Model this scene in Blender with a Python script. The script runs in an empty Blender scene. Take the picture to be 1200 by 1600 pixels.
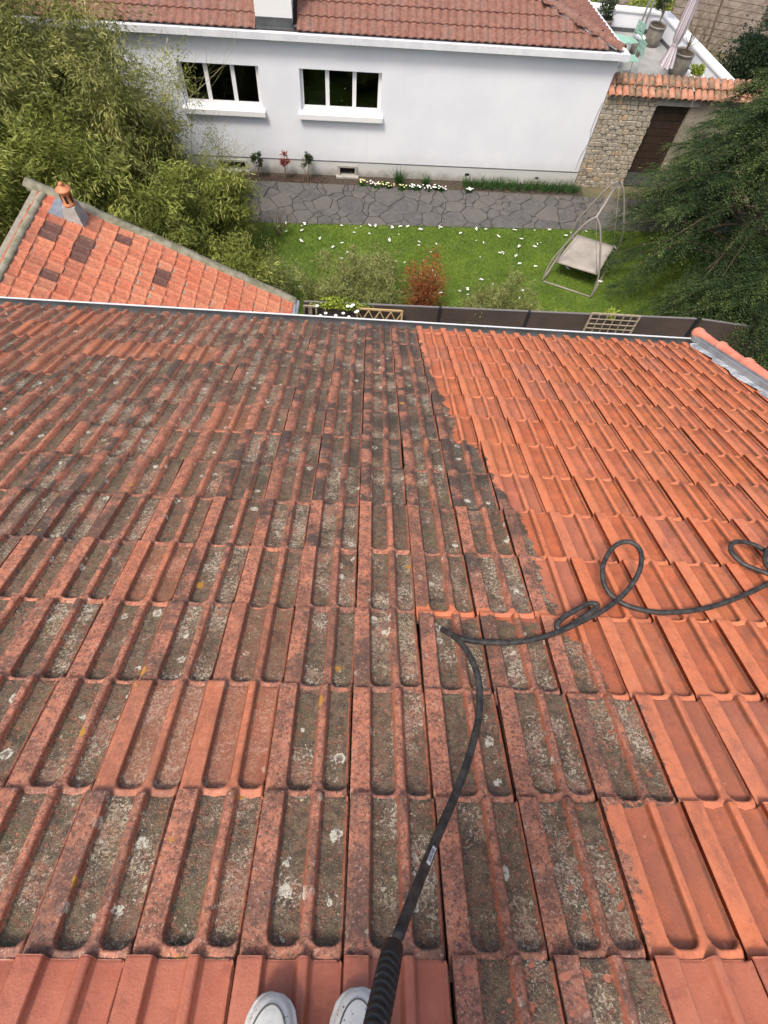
import bpy, bmesh, math, random
import numpy as np
from mathutils import Vector, Matrix
random.seed(7); rng = np.random.default_rng(7)
S = bpy.context.scene
COL = S.collection
# ------------------------------------------------------------------ camera
cam = bpy.data.cameras.new('camera'); camo = bpy.data.objects.new('camera', cam); COL.objects.link(camo)
cam.sensor_fit = 'HORIZONTAL'; cam.sensor_width = 36.0; cam.lens = 870.0/1200.0*36.0
cam.clip_start = 0.02; cam.clip_end = 600
M = ((0.9978785144878064, 0.04257211007490865, 0.04925531207269588),
     (0.014105143189811053, -0.8799732657302974, 0.47481374931182263),
     (0.06355718101995814, -0.4731116855920231, -0.8787069009044317))
camo.matrix_world = Matrix([[M[i][0], -M[i][1], -M[i][2], (0, 0, 10)[i]] for i in range(3)] + [[0, 0, 0, 1]])
S.camera = camo
# ------------------------------------------------------------------ light
SUN_EL, SUN_AZ = math.radians(62), math.radians(215)     # azimuth clockwise from +Y
world = bpy.data.worlds.new('World'); S.world = world; world.use_nodes = True
wn = world.node_tree; wn.nodes.clear()
sky = wn.nodes.new('ShaderNodeTexSky'); sky.sky_type = 'NISHITA'; sky.sun_disc = False
sky.sun_elevation = SUN_EL; sky.sun_rotation = SUN_AZ; sky.air_density = 1.0; sky.dust_density = 6.0; sky.ozone_density = 0.6
bg = wn.nodes.new('ShaderNodeBackground'); bg.inputs['Strength'].default_value = 0.125
wo = wn.nodes.new('ShaderNodeOutputWorld')
wn.links.new(sky.outputs[0], bg.inputs[0]); wn.links.new(bg.outputs[0], wo.inputs[0])
sun = bpy.data.lights.new('sun', 'SUN'); sun.energy = 1.9; sun.angle = math.radians(12); sun.color = (1.0, 0.95, 0.88)
suno = bpy.data.objects.new('sun', sun); COL.objects.link(suno)
sd = Vector((math.sin(SUN_AZ)*math.cos(SUN_EL), math.cos(SUN_AZ)*math.cos(SUN_EL), math.sin(SUN_EL)))
suno.rotation_euler = sd.to_track_quat('Z', 'Y').to_euler(); suno.location = (0, 0, 30)
S.view_settings.view_transform = 'Standard'; S.view_settings.look = 'None'
S.view_settings.exposure = 0.68; S.view_settings.gamma = 1.0; S.view_settings.use_curve_mapping = False

# ------------------------------------------------------------------ node helper
class G:
    def __init__(s, nt): s.nt = nt; s._pos = None
    def n(s, t, **kw):
        x = s.nt.nodes.new(t)
        for k, v in kw.items(): setattr(x, k, v)
        return x
    def put(s, sock, v):
        if isinstance(v, bpy.types.NodeSocket): s.nt.links.new(v, sock)
        elif v is not None:
            if sock.type == 'RGBA' and len(v) == 3: v = (*v, 1)
            sock.default_value = v
    def pos(s):
        if s._pos is None: s._pos = s.n('ShaderNodeNewGeometry').outputs['Position']
        return s._pos
    def obj(s): return s.n('ShaderNodeTexCoord').outputs['Object']
    def rnd(s): return s.n('ShaderNodeObjectInfo').outputs['Random']
    def attr(s, name, out='Fac'): return s.n('ShaderNodeAttribute', attribute_name=name).outputs[out]
    def noise(s, v, scale, detail=3, rough=0.55, dist=0.0):
        x = s.n('ShaderNodeTexNoise'); s.put(x.inputs['Vector'], v); s.put(x.inputs['Scale'], scale)
        x.inputs['Detail'].default_value = detail; x.inputs['Roughness'].default_value = rough
        x.inputs['Distortion'].default_value = dist
        return x.outputs['Fac']
    def vor(s, v, scale, feature='F1', out='Distance', rand=1.0):
        x = s.n('ShaderNodeTexVoronoi', feature=feature); s.put(x.inputs['Vector'], v)
        x.inputs['Scale'].default_value = scale; x.inputs['Randomness'].default_value = rand
        return x.outputs[out] if out != 'both' else x
    def m(s, op, a, b=None, c=None):
        x = s.n('ShaderNodeMath', operation=op)
        for i, q in enumerate((a, b, c)):
            if q is not None: s.put(x.inputs[i], q)
        return x.outputs[0]
    def vm(s, op, a, b=None, sc=None):
        x = s.n('ShaderNodeVectorMath', operation=op); s.put(x.inputs[0], a)
        if b is not None: s.put(x.inputs[1], b)
        if sc is not None: s.put(x.inputs['Scale'], sc)
        return x.outputs['Value'] if op in ('DOT_PRODUCT', 'LENGTH', 'DISTANCE') else x.outputs['Vector']
    def ss(s, f, a, b, lo=0.0, hi=1.0):
        x = s.n('ShaderNodeMapRange', interpolation_type='SMOOTHSTEP')
        for i, q in enumerate((f, a, b, lo, hi)): s.put(x.inputs[i], q)
        return x.outputs[0]
    def mix(s, f, a, b, blend='MIX'):
        x = s.n('ShaderNodeMix', data_type='RGBA', blend_type=blend)
        s.put(x.inputs[0], f); s.put(x.inputs[6], a); s.put(x.inputs[7], b)
        return x.outputs[2]
    def ramp(s, f, stops):
        x = s.n('ShaderNodeValToRGB'); s.put(x.inputs[0], f); e = x.color_ramp.elements
        while len(e) < len(stops): e.new(0.5)
        for q, (p, c) in zip(e, stops): q.position = p; q.color = (*c, 1)
        return x.outputs[0]
    def sep(s, v):
        x = s.n('ShaderNodeSeparateXYZ'); s.put(x.inputs[0], v); return x.outputs
    def comb(s, a, b, c):
        x = s.n('ShaderNodeCombineXYZ')
        for i, q in enumerate((a, b, c)): s.put(x.inputs[i], q)
        return x.outputs[0]
    def curve(s, f, pts, x0, x1, y0, y1):
        t = s.m('DIVIDE', s.m('SUBTRACT', f, x0), x1-x0)
        x = s.n('ShaderNodeFloatCurve'); s.put(x.inputs['Value'], t); c = x.mapping.curves[0]
        P = [((a-x0)/(x1-x0), (b-y0)/(y1-y0)) for a, b in pts]
        while len(c.points) < len(P): c.points.new(0.5, 0.5)
        for q, (a, b) in zip(c.points, P): q.location = (a, b); q.handle_type = 'VECTOR'
        x.mapping.update()
        return s.m('ADD', s.m('MULTIPLY', x.outputs[0], y1-y0), y0)
    def bump(s, h, strength=0.5, dist=0.01, normal=None):
        x = s.n('ShaderNodeBump'); x.inputs['Strength'].default_value = strength; x.inputs['Distance'].default_value = dist
        s.put(x.inputs['Height'], h)
        if normal is not None: s.put(x.inputs['Normal'], normal)
        return x.outputs[0]

def mat(name, build=None, color=(.5, .5, .5), rough=0.8, metal=0.0, spec=None):
    m = bpy.data.materials.new(name); m.use_nodes = True
    nt = m.node_tree; b = nt.nodes['Principled BSDF']; g = G(nt)
    b.inputs['Base Color'].default_value = (*color, 1); b.inputs['Roughness'].default_value = rough
    b.inputs['Metallic'].default_value = metal
    if spec is not None: b.inputs['Specular IOR Level'].default_value = spec
    if build:
        r = build(g)
        for k, v in r.items():
            g.put(b.inputs[{'c': 'Base Color', 'r': 'Roughness', 'n': 'Normal', 't': 'Transmission Weight', 's': 'Subsurface Weight'}[k]], v)
    return m

def simple(name, c1, c2, scale=8, rough=0.8, bs=0.3, bd=0.004, bscale=None, metal=0.0, lo=.35, hi=.65):
    def f(g):
        p = g.pos(); a = g.ss(g.noise(p, scale, 5), lo, hi)
        c = g.mix(a, c1, c2); c = g.mix(g.ss(g.noise(p, scale*9, 3), .3, .8), c, g.mix(0.75, c, c2))
        return {'c': c, 'n': g.bump(g.noise(p, bscale or scale*8, 4), bs, bd)}
    return mat(name, f, rough=rough, metal=metal)

# ------------------------------------------------------------------ mesh helpers
def mesh(name, verts, faces, smooth=False):
    me = bpy.data.meshes.new(name); me.from_pydata([tuple(v) for v in verts], [], faces); me.update()
    if smooth: me.polygons.foreach_set('use_smooth', [True]*len(me.polygons))
    return me
def obj(name, me, material=None, parent=None, loc=None, mw=None, **props):
    o = bpy.data.objects.new(name, me); COL.objects.link(o)
    if material is not None and me is not None and len(me.materials) == 0: me.materials.append(material)
    if parent is not None: o.parent = parent
    if loc is not None: o.location = loc
    if mw is not None: o.matrix_local = mw
    for k, v in props.items(): o[k] = v
    return o
def thing(name, label, cat, loc=(0, 0, 0), group=None):
    o = bpy.data.objects.new(name, None); COL.objects.link(o); o.location = loc; o.empty_display_size = .2
    o['label'] = label; o['category'] = cat
    if group: o['group'] = group
    return o
class MB:
    def __init__(s): s.v = []; s.f = []
    def add(s, vs, fs):
        k = len(s.v); s.v += [tuple(v) for v in vs]; s.f += [tuple(k+i for i in f) for f in fs]
    def box(s, x0, x1, y0, y1, z0, z1, mw=None):
        vs = [Vector((x, y, z)) for z in (z0, z1) for y in (y0, y1) for x in (x0, x1)]
        if mw is not None: vs = [mw @ v for v in vs]
        s.add(vs, [(0, 2, 3, 1), (4, 5, 7, 6), (0, 1, 5, 4), (2, 6, 7, 3), (0, 4, 6, 2), (1, 3, 7, 5)]); return s
    def hexa(s, b, t):      # b, t: 4 points each (ccw from above)
        s.add(list(b)+list(t), [(3, 2, 1, 0), (4, 5, 6, 7), (0, 1, 5, 4), (1, 2, 6, 5), (2, 3, 7, 6), (3, 0, 4, 7)]); return s
    def tube(s, pts, r, n=8, cap=True, closed=False):
        pts = [Vector(p) for p in pts]; N = len(pts); rs = r if hasattr(r, '__len__') else [r]*N
        up = Vector((0.13, 0.27, 0.95)).normalized(); vs = []; fs = []
        t0 = (pts[1]-pts[0]).normalized(); a = t0.cross(up)
        if a.length < 1e-3: a = t0.cross(Vector((1, 0, 0)))
        a.normalize()
        for i, p in enumerate(pts):
            if closed: t = pts[(i+1) % N]-pts[i-1]
            else: t = pts[min(i+1, N-1)]-pts[max(i-1, 0)]
            t.normalize(); a = (a - t*a.dot(t)); a.normalize(); b = t.cross(a)
            for k in range(n):
                w = 2*math.pi*k/n; vs.append(p+(a*math.cos(w)+b*math.sin(w))*rs[i])
        for i in range(N if closed else N-1):
            j = (i+1) % N
            for k in range(n): fs.append((i*n+k, i*n+(k+1) % n, j*n+(k+1) % n, j*n+k))
        if cap and not closed: fs.append(tuple(range(n-1, -1, -1))); fs.append(tuple((N-1)*n+k for k in range(n)))
        s.add(vs, fs); return s
    def lathe(s, prof, c=(0, 0, 0), n=20, mw=None):
        vs = []; N = len(prof); fs = []
        for r, z in prof:
            for k in range(n):
                w = 2*math.pi*k/n; v = Vector((c[0]+r*math.cos(w), c[1]+r*math.sin(w), c[2]+z)); vs.append(mw @ v if mw is not None else v)
        for i in range(N-1):
            for k in range(n): fs.append((i*n+k, i*n+(k+1) % n, (i+1)*n+(k+1) % n, (i+1)*n+k))
        fs.append(tuple(range(n-1, -1, -1))); fs.append(tuple((N-1)*n+k for k in range(n)))
        s.add(vs, fs); return s
    def go(s, name, material, parent=None, smooth=False, bevel=0, loc=None, **props):
        me = mesh(name, s.v, s.f, smooth); o = obj(name, me, material, parent, loc, **props)
        if bevel:
            b = o.modifiers.new('bevel', 'BEVEL'); b.width = bevel; b.segments = 2; b.limit_method = 'ANGLE'
        return o
def tag(o, label, cat, group=None):
    o['label'] = label; o['category'] = cat
    if group: o['group'] = group
    return o
def spline(pts, per=10):       # Catmull-Rom
    P = [Vector(p) for p in pts]; P = [P[0]*2-P[1]]+P+[P[-1]*2-P[-2]]; out = []
    for i in range(1, len(P)-2):
        a, b, c, d = P[i-1:i+3]
        for k in range(per):
            t = k/per
            out.append(0.5*((2*b)+(c-a)*t+(2*a-5*b+4*c-d)*t*t+(3*b-a-3*c+d)*t**3))
    out.append(P[-2]); return out
def arr_mesh(name, V, F4, rnd=None):     # quads from numpy arrays
    me = bpy.data.meshes.new(name); nv = len(V); nf, k = F4.shape
    me.vertices.add(nv); me.vertices.foreach_set('co', V.astype(np.float32).ravel())
    me.loops.add(nf*k); me.loops.foreach_set('vertex_index', F4.astype(np.int32).ravel())
    me.polygons.add(nf); me.polygons.foreach_set('loop_start', np.arange(0, nf*k, k, dtype=np.int32))
    me.update(calc_edges=True)
    if rnd is not None:
        a = me.attributes.new('rnd', 'FLOAT', 'POINT'); a.data.foreach_set('value', rnd.astype(np.float32))
    return me
def norm(a): return a/np.maximum(np.linalg.norm(a, axis=1, keepdims=True), 1e-9)
def leaf_mesh(name, c, d, ln, wd, rnd=None, bend=0.15):
    """c: base points, d: directions, ln, wd: length and width; one folded diamond each"""
    N = len(c); d = norm(d); up = rng.normal(size=(N, 3)); up[:, 2] += 1.2
    s = norm(np.cross(d, up)); nn = np.cross(s, d); ln = np.broadcast_to(ln, (N,))[:, None]; wd = np.broadcast_to(wd, (N,))[:, None]
    mid = c+d*ln*0.45
    V = np.stack([c, mid+s*wd/2+nn*wd*bend, c+d*ln-nn*ln*bend*0.7, mid-s*wd/2+nn*wd*bend], 1).reshape(-1, 3)
    F = np.arange(4*N).reshape(N, 4)
    r = rng.random(N) if rnd is None else rnd
    return arr_mesh(name, V, F, np.repeat(r, 4))

# ------------------------------------------------------------------ roof frame (the roof we stand on)
TW, TL = 0.215, 0.215*1.540037884263334         # exposed tile width and length
U0 = -0.06093160760819519
SD = Vector((0.0, 0.8909233386961375, -0.454153723497372)); RN = Vector((0.0, 0.454153723497372, 0.8909233386961375))
P00 = Vector((0.013100295635761965, -0.2612807072449327, 8.566705514137409))
def RP(c, n, h=0.0): return P00 + Vector((1, 0, 0))*(c*TW) + SD*(n*TL) + RN*h
RM = Matrix((( 1, 0, 0, P00.x), (0, SD.y, RN.y, P00.y), (0, SD.z, RN.z, P00.z), (0, 0, 0, 1)))

# ------------------------------------------------------------------ materials
def foliage(name, stops, rough=0.6, sss=True, pscale=1.2):
    def f(g):
        r = g.attr('rnd'); c = g.ramp(r, stops)
        big = g.noise(g.pos(), pscale, 3)
        c = g.mix(g.ss(big, .35, .65, 0.0, 0.55), c, stops[0][1])
        return {'c': c}
    m = mat(name, f, rough=rough, spec=0.3)
    nt = m.node_tree; b = nt.nodes['Principled BSDF']
    tr = nt.nodes.new('ShaderNodeBsdfTranslucent'); mx = nt.nodes.new('ShaderNodeMixShader'); mx.inputs[0].default_value = 0.28
    nt.links.new(b.inputs['Base Color'].links[0].from_socket, tr.inputs[0])
    out = nt.nodes['Material Output']; nt.links.new(b.outputs[0], mx.inputs[1]); nt.links.new(tr.outputs[0], mx.inputs[2]); nt.links.new(mx.outputs[0], out.inputs[0])
    return m

BOUND = [(-2, .2), (-0.02, .2), (0.0, 3.0), (.98, 3.0), (1.0, 4.0), (1.98, 4.0), (2.0, 3.75), (2.55, 3.7), (2.75, 3.45), (2.97, 3.35), (3.0, 3.35), (4.0, 3.42), (5.0, 3.4), (5.6, 3.1),
         (5.98, 3.0), (6.0, 3.0), (6.95, 2.95), (7.0, 2.4), (8.3, 2.5), (9.0, 2.3), (10, 2.2), (11, 2.05), (14, 2.0)]
def tile_build(src):
    def f(g):
        P = g.pos(); rel = g.vm('SUBTRACT', P, tuple(P00))
        c = g.m('DIVIDE', g.sep(rel)[0], TW); n = g.m('DIVIDE', g.vm('DOT_PRODUCT', rel, tuple(SD)), TL)
        if src == 'obj': col = g.n('ShaderNodeObjectInfo').outputs['Color']
        else: col = g.attr('tint', 'Color')
        x = g.n('ShaderNodeSeparateColor'); g.put(x.inputs[0], col); dR, hG, dB = x.outputs[0], x.outputs[1], x.outputs[2]
        chan = g.attr('chan')
        off = g.comb(g.m('MULTIPLY', hG, 37.0), g.m('MULTIPLY', dB, 53.0), 0.0)
        Q = g.vm('ADD', P, off)
        # cleaned area
        n1 = g.noise(P, 9, 4, .7); n2 = g.noise(P, 38, 3, .7); n3 = g.noise(P, 150, 2, .6)
        e = g.m('SUBTRACT', c, g.curve(n, BOUND, -2, 14, -1, 5))
        e = g.m('ADD', e, g.m('MULTIPLY', g.m('SUBTRACT', n1, .5), 0.6)); e = g.m('ADD', e, g.m('MULTIPLY', g.m('SUBTRACT', n2, .5), 0.35))
        clean = g.ss(e, -.02, .06)
        low = g.ss(n, -.001, .0, 1.0, 0.0)      # course under the feet: new tiles left of column 1
        clean = g.m('ADD', g.m('MULTIPLY', clean, g.m('SUBTRACT', 1.0, low)), g.m('MULTIPLY', low, g.m('ADD', g.ss(c, .97, .98, 1.0, 0.0), g.ss(c, 2.97, 2.98))))
        bn = g.m('ADD', n, g.m('MULTIPLY', g.m('SUBTRACT', n2, .5), 0.16))
        band = g.m('MULTIPLY', g.ss(bn, 2.93, 2.96), g.ss(bn, 3.10, 3.14, 1.0, 0.0)); band = g.m('MULTIPLY', band, g.ss(c, 0.6, 1.3))
        clean = g.m('MAXIMUM', clean, band)
        # scoured flecks near the edge of the washed area
        near = g.m('MULTIPLY', g.ss(e, -1.9, -.1), g.ss(n, 3.2, 2.6)); fl = g.ss(g.noise(P, 26, 3, .6, .4), .61, .66)
        clean = g.m('MAXIMUM', clean, g.m('MULTIPLY', near, g.m('MULTIPLY', fl, .85)))
        dirt = g.m('MULTIPLY', g.m('SUBTRACT', 1.0, clean), dR)
        # terracotta
        base = g.mix(g.ss(n1, .3, .7), (.48, .115, .043), (.64, .18, .070))
        base = g.mix(g.m('MULTIPLY', g.ss(hG, .5, 1.0), .45), base, (.60, .20, .08)); base = g.mix(g.m('MULTIPLY', g.ss(hG, .4, 0.0), .55), base, (.45, .175, .12))
        right = g.m('MULTIPLY', g.ss(c, 5, 9), g.ss(g.noise(P, 3.0, 4, .7), .42, .6)); right = g.m('MULTIPLY', right, g.ss(n, 1, 4))
        base = g.mix(g.m('MULTIPLY', right, .4), base, (.50, .14, .035))
        base = g.mix(g.m('MULTIPLY', g.ss(n, 4.0, 1.5), g.ss(g.noise(P, 4, 4, .7), .3, .62, .3, .85)), base, (.36, .125, .075))
        base = g.mix(g.ss(n3, .35, .8, 0.0, .35), base, (.26, .085, .05))
        base = g.mix(g.ss(g.noise(Q, 33, 5, .8), .54, .68, 0, .5), base, (.20, .07, .04))
        base = g.mix(g.ss(g.noise(Q, 60, 2, .5), .70, .76, 0, .5), base, (.62, .33, .22))
        # left-over grime in washed channels
        cw = g.m('MULTIPLY', g.ss(chan, .1, .5), g.ss(chan, .55, 1.05, 1.0, .25))
        grime = g.m('MULTIPLY', cw, g.ss(g.noise(Q, 10, 6, .8), .34, .56)); old = g.ss(n, -.0012, 0.001)
        grime = g.m('MULTIPLY', grime, old)
        base = g.mix(g.m('MULTIPLY', g.m('MULTIPLY', g.ss(chan, .2, .0), old), g.ss(n2, .3, .6, .15, .6)), base, (.66, .215, .10)); low_t = g.m('SUBTRACT', 1.0, old); base = g.mix(g.m('MULTIPLY', low_t, .75), base, g.mix(g.ss(n1, .3, .7), (.33, .10, .06), (.43, .15, .095)))
        wv = g.vor(g.vm('ADD', P, g.vm('SCALE', g.comb(n1, n2, n1), None, .05)), 16, out='both'); wc = g.n('ShaderNodeSeparateColor'); g.put(wc.inputs[0], wv.outputs['Color']); spot = g.m('MULTIPLY', g.m('MULTIPLY', g.ss(wc.outputs[0], .80, .82), g.ss(wv.outputs['Distance'], .16, .12)), low_t); spot = g.m('MAXIMUM', spot, g.m('MULTIPLY', low_t, g.ss(g.noise(Q, 14, 5, .75), .56, .66, 0, .55)))
        base = g.mix(g.m('MULTIPLY', spot, .6), base, (.20, .06, .035))
        wall = g.m('MULTIPLY', g.m('MULTIPLY', g.ss(chan, .04, .3), g.ss(chan, .6, .9, 1.0, 0.0)), old); base = g.mix(g.m('MULTIPLY', wall, .75), base, (.25, .058, .018)); base = g.mix(g.m('MULTIPLY', grime, g.ss(c, 3.5, 9, .72, .92)), base, (.095, .045, .026))  # pan walls: less weathered deep orange, with their shading painted into the colour
        st = g.ss(g.noise(g.vm('MULTIPLY', Q, (1.6, .55, .55)), 8, 5, .8), .48, .70); base = g.mix(g.m('MULTIPLY', g.m('MULTIPLY', st, old), .55), base, (.22, .085, .055))
        chalk = g.m('MULTIPLY', g.ss(dB, .55, 1.0), g.ss(g.noise(Q, 11, 5, .7), .45, .7)); base = g.mix(g.m('MULTIPLY', chalk, .16), base, (.56, .31, .22))
        # old dirt on ribs
        pink = g.mix(.45, base, (.38, .175, .12)); rib = g.mix(g.ss(g.noise(Q, 22, 5, .75), .40, .62, 0, .8), pink, (.17, .068, .046)); rib = g.mix(g.ss(g.noise(Q, 100, 3, .7), .50, .60, 0, .75), rib, (.085, .042, .03)); rib = g.mix(g.ss(g.noise(Q, 190, 2, .6), .56, .66, 0, .6), rib, (.50, .30, .22))
        soot = g.m('MULTIPLY', g.ss(g.noise(Q, 6, 5, .7), .38, .60), g.ss(dB, .1, .8)); soot = g.m('MULTIPLY', soot, g.ss(n, 1, 6, .6, 1.1)); rib = g.mix(g.m('MINIMUM', soot, .92), rib, (.052, .041, .033))
        rib = g.mix(g.ss(g.noise(Q, 120, 3, .6), .62, .69, 0, .7), rib, (.46, .34, .25))
        edge = g.m('MULTIPLY', g.ss(chan, .03, .25), g.ss(chan, .5, .95, 1.0, 0.0)); rib = g.mix(g.m('MULTIPLY', edge, .5), rib, (.42, .105, .045))
        # lichen crust in the channels
        gq = g.noise(Q, 7, 4, .6)
        li = g.mix(g.ss(n2, .35, .65), (.075, .053, .034), (.165, .115, .073)); li = g.mix(g.ss(gq, .52, .68, 0, .5), li, (.115, .108, .05))
        li = g.mix(g.ss(g.noise(Q, 30, 5, .75), .53, .63, 0, .7), li, (.21, .085, .05)); li = g.mix(g.ss(g.noise(Q, 11, 4, .7), .58, .68, 0, .7), li, (.040, .032, .024))
        cr = g.noise(Q, 120, 4, .72, .8); dens = g.m('ADD', g.noise(Q, 5, 3, .6), g.m('MULTIPLY', g.m('SUBTRACT', dB, .5), .10))
        thr = g.ss(dens, .38, .66, .66, .45); spk = g.m('MAXIMUM', g.ss(g.m('SUBTRACT', cr, thr), 0, .06), g.ss(g.noise(Q, 230, 3, .7), .57, .66, 0, .55))
        li = g.mix(g.m('MULTIPLY', spk, .85), li, g.mix(g.ss(n1, .4, .6), (.40, .32, .22), (.56, .50, .39)))
        li = g.mix(g.ss(g.m('SUBTRACT', g.noise(Q, 210, 2, .6), .60), 0, .05, 0, .8), li, (.035, .03, .022))
        ctr = g.m('MULTIPLY', g.m('MULTIPLY', g.ss(c, -4, 1), g.ss(n, 3.5, 6)), g.ss(g.noise(Q, 3, 4, .7), .38, .55)); li = g.mix(g.m('MULTIPLY', ctr, .7), li, (.038, .033, .027))
        ch = g.ss(g.m('ADD', chan, g.m('MULTIPLY', g.m('SUBTRACT', g.noise(Q, 55, 4, .75), .5), 3.0)), .38, .95)
        bare = g.ss(g.noise(Q, 5, 4, .7), .54, .64, 1.0, .35)
        old_c = g.mix(g.m('MULTIPLY', ch, bare), rib, li)
        # round lichen rosettes
        v = g.vor(g.vm('ADD', Q, g.vm('SCALE', g.comb(n1, n2, n3), None, .035)), 19, out='both'); dist = v.outputs['Distance']
        vc = g.n('ShaderNodeSeparateColor'); g.put(vc.inputs[0], v.outputs['Color'])
        rad = g.ss(vc.outputs[1], 0, 1, .06, .30); rr = g.m('DIVIDE', dist, rad)
        ring = g.m('MULTIPLY', g.ss(rr, .4, .75, .25, 1), g.ss(rr, .95, 1.08, 1.0, 0.0)); full = g.ss(rr, .85, 1.1, 1.0, 0.0)
        pick = g.ss(vc.outputs[0], .70, .71); kind = g.ss(vc.outputs[2], .5, .51)
        ro = g.m('MULTIPLY', pick, g.m('ADD', g.m('MULTIPLY', ring, kind), g.m('MULTIPLY', full, g.m('SUBTRACT', 1.0, kind))))
        ro = g.m('MULTIPLY', ro, g.ss(g.m('ADD', chan, n2), .4, .9)); ro = g.m('MULTIPLY', ro, g.ss(g.noise(Q, 70, 3, .7), .36, .52))
        old_c = g.mix(g.m('MULTIPLY', ro, .85), old_c, (.60, .58, .48))
        yl = g.m('MULTIPLY', g.ss(vc.outputs[2], .965, .97), full); old_c = g.mix(yl, old_c, (.40, .20, .03))
        c_out = g.mix(g.ss(dirt, .15, .75), base, old_c)
        hgt = g.m('ADD', g.m('MULTIPLY', g.m('MULTIPLY', cr, dirt), ch), g.m('ADD', g.m('MULTIPLY', n3, .22), g.m('MULTIPLY', g.noise(P, 420, 2), .1)))
        wet = g.ss(g.noise(P, 5, 3, .6), .35, .65, .30, .58)
        rough = g.m('ADD', g.m('MULTIPLY', dirt, .3), wet)
        return {'c': c_out, 'n': g.bump(hgt, .85, .005), 'r': rough}
    return f
M_TILE = mat('roof_tile_clay', tile_build('obj')); M_TILE2 = mat('roof_tile_clay_mass', tile_build('attr'))
M_ZINC = simple('zinc', (.30, .32, .34), (.47, .49, .52), 6, .42, .15, .003, metal=.6)
M_ZINCD = simple('weathered_zinc', (.05, .055, .06), (.10, .105, .11), 5, .5, .2, .003)
M_LEAD = simple('bright_flashing', (.16, .17, .18), (.62, .63, .65), 12, .4, 1.0, .02, 26, metal=.2)
M_UNDER = mat('dark_underlay', color=(.018, .012, .01), rough=.95)
def _wall(g):
    p = g.pos(); c = g.mix(g.ss(g.noise(p, .7, 5, .6), .3, .7), (.73, .75, .80), (.80, .815, .85))
    st = g.ss(g.noise(g.vm('MULTIPLY', p, (5, 5, .35)), 1.0, 5, .7),   .56, .74, 0, .14); c = g.mix(st, c, (.56, .57, .57))
    z = g.sep(p)[2]; lo = g.ss(g.m('ADD', z, g.m('MULTIPLY', g.noise(p, 3, 4, .7), -.5)), .0, .55, .45, 0); return g.mix(lo, c, (.52, .52, .49))
M_RENDERW = mat('white_render', lambda g: {'c': _wall(g), 'n': g.bump(g.noise(g.pos(), 60, 4), .25, .004)}, rough=.9)
def plinth_f(g):
    z = g.sep(g.pos())[2]; a = g.m('ADD', z, g.m('MULTIPLY', g.noise(g.pos(), 2.2, 5, .7), -.5)); d = g.ss(a, -.28, .02, 1, 0)
    return {'c': g.mix(d, (.56, .56, .54), g.mix(g.noise(g.pos(), 9, 4), (.20, .19, .15), (.36, .35, .31))), 'n': g.bump(g.noise(g.pos(), 35, 4), .4, .006)}
M_PLINTH = mat('stained_plinth', plinth_f, rough=.9)
M_GUTW = simple('white_painted_gutter', (.62, .63, .67), (.74, .75, .78), 3, .45, .1, .002)
M_WHITE = mat('white_pvc', color=(.80, .80, .80), rough=.35)
M_GLASS = mat('dark_window_glass', color=(.30, .33, .33), rough=.03)
_nt = M_GLASS.node_tree; _t = _nt.nodes.new('ShaderNodeBsdfTransparent'); _t.inputs[0].default_value = (.62, .68, .68, 1); _g = _nt.nodes.new('ShaderNodeBsdfGlossy'); _g.inputs['Roughness'].default_value = .02
_f = _nt.nodes.new('ShaderNodeFresnel'); _f.inputs[0].default_value = 1.6; _m = _nt.nodes.new('ShaderNodeMixShader')
_nt.links.new(_f.outputs[0], _m.inputs[0]); _nt.links.new(_t.outputs[0], _m.inputs[1]); _nt.links.new(_g.outputs[0], _m.inputs[2]); _nt.links.new(_m.outputs[0], _nt.nodes['Material Output'].inputs[0])
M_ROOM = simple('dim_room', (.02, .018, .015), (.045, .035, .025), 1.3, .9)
M_LAWN = mat('lawn_soil', lambda g: {'c': g.mix(g.ss(g.noise(g.pos(), 2.0, 5, .7), .35, .7), (.055, .10, .012), (.11, .17, .018)), 'n': g.bump(g.noise(g.pos(), 50, 4), .6, .03)}, rough=.95)
M_SOIL = simple('dark_soil', (.03, .022, .015), (.075, .055, .038), 14, .95, .8, .02)
M_GROUND = simple('rough_ground', (.06, .075, .03), (.13, .11, .06), .8, .95, .5, .02)
M_YARD = simple('yard_concrete', (.10, .095, .085), (.17, .16, .145), 2, .9)
M_CONC = simple('mossy_concrete', (.12, .115, .06), (.27, .25, .19), 7, .92, .5, .008)
M_CONCG = simple('grey_cement', (.27, .26, .235), (.38, .365, .33), 8, .9, .4, .006)
def flag_f(g):
    p = g.pos(); r = g.rnd(); n = g.noise(p, 7, 5, .65)
    c = g.mix(g.ss(n, .3, .7), (.052, .051, .052), (.105, .10, .098)); c = g.mix(g.m('MULTIPLY', r, .55), c, (.13, .115, .10))
    c = g.mix(g.ss(g.noise(p, 2.1, 4, .7), .52, .72, 0, .6), c, (.055, .055, .05))
    c = g.mix(g.ss(g.noise(p, 40, 3), .64, .72, 0, .5), c, (.24, .235, .21))
    return {'c': c, 'n': g.bump(n, .5, .01), 'r': g.ss(n, .3, .7, .5, .8)}
M_FLAG = mat('slate_flagstone', flag_f)
M_FENCE = simple('brown_fence_board', (.050, .036, .029), (.074, .054, .044), 1.6, .65, .2, .002)
M_POST = mat('black_post', color=(.012, .012, .016), rough=.5)
M_FCAP = mat('fence_cap_rail', color=(.16, .15, .145), rough=.5)
M_WOODL = simple('pale_trellis_wood', (.40, .27, .12), (.52, .37, .19), 12, .7)
M_WOODG = simple('weathered_trellis_wood', (.24, .20, .14), (.36, .30, .21), 12, .8)
M_STEM = simple('twig_bark', (.10, .075, .045), (.20, .16, .09), 12, .9)
M_BARK = simple('dark_bark', (.045, .03, .02), (.10, .07, .045), 9, .95, .8, .02)
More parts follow.
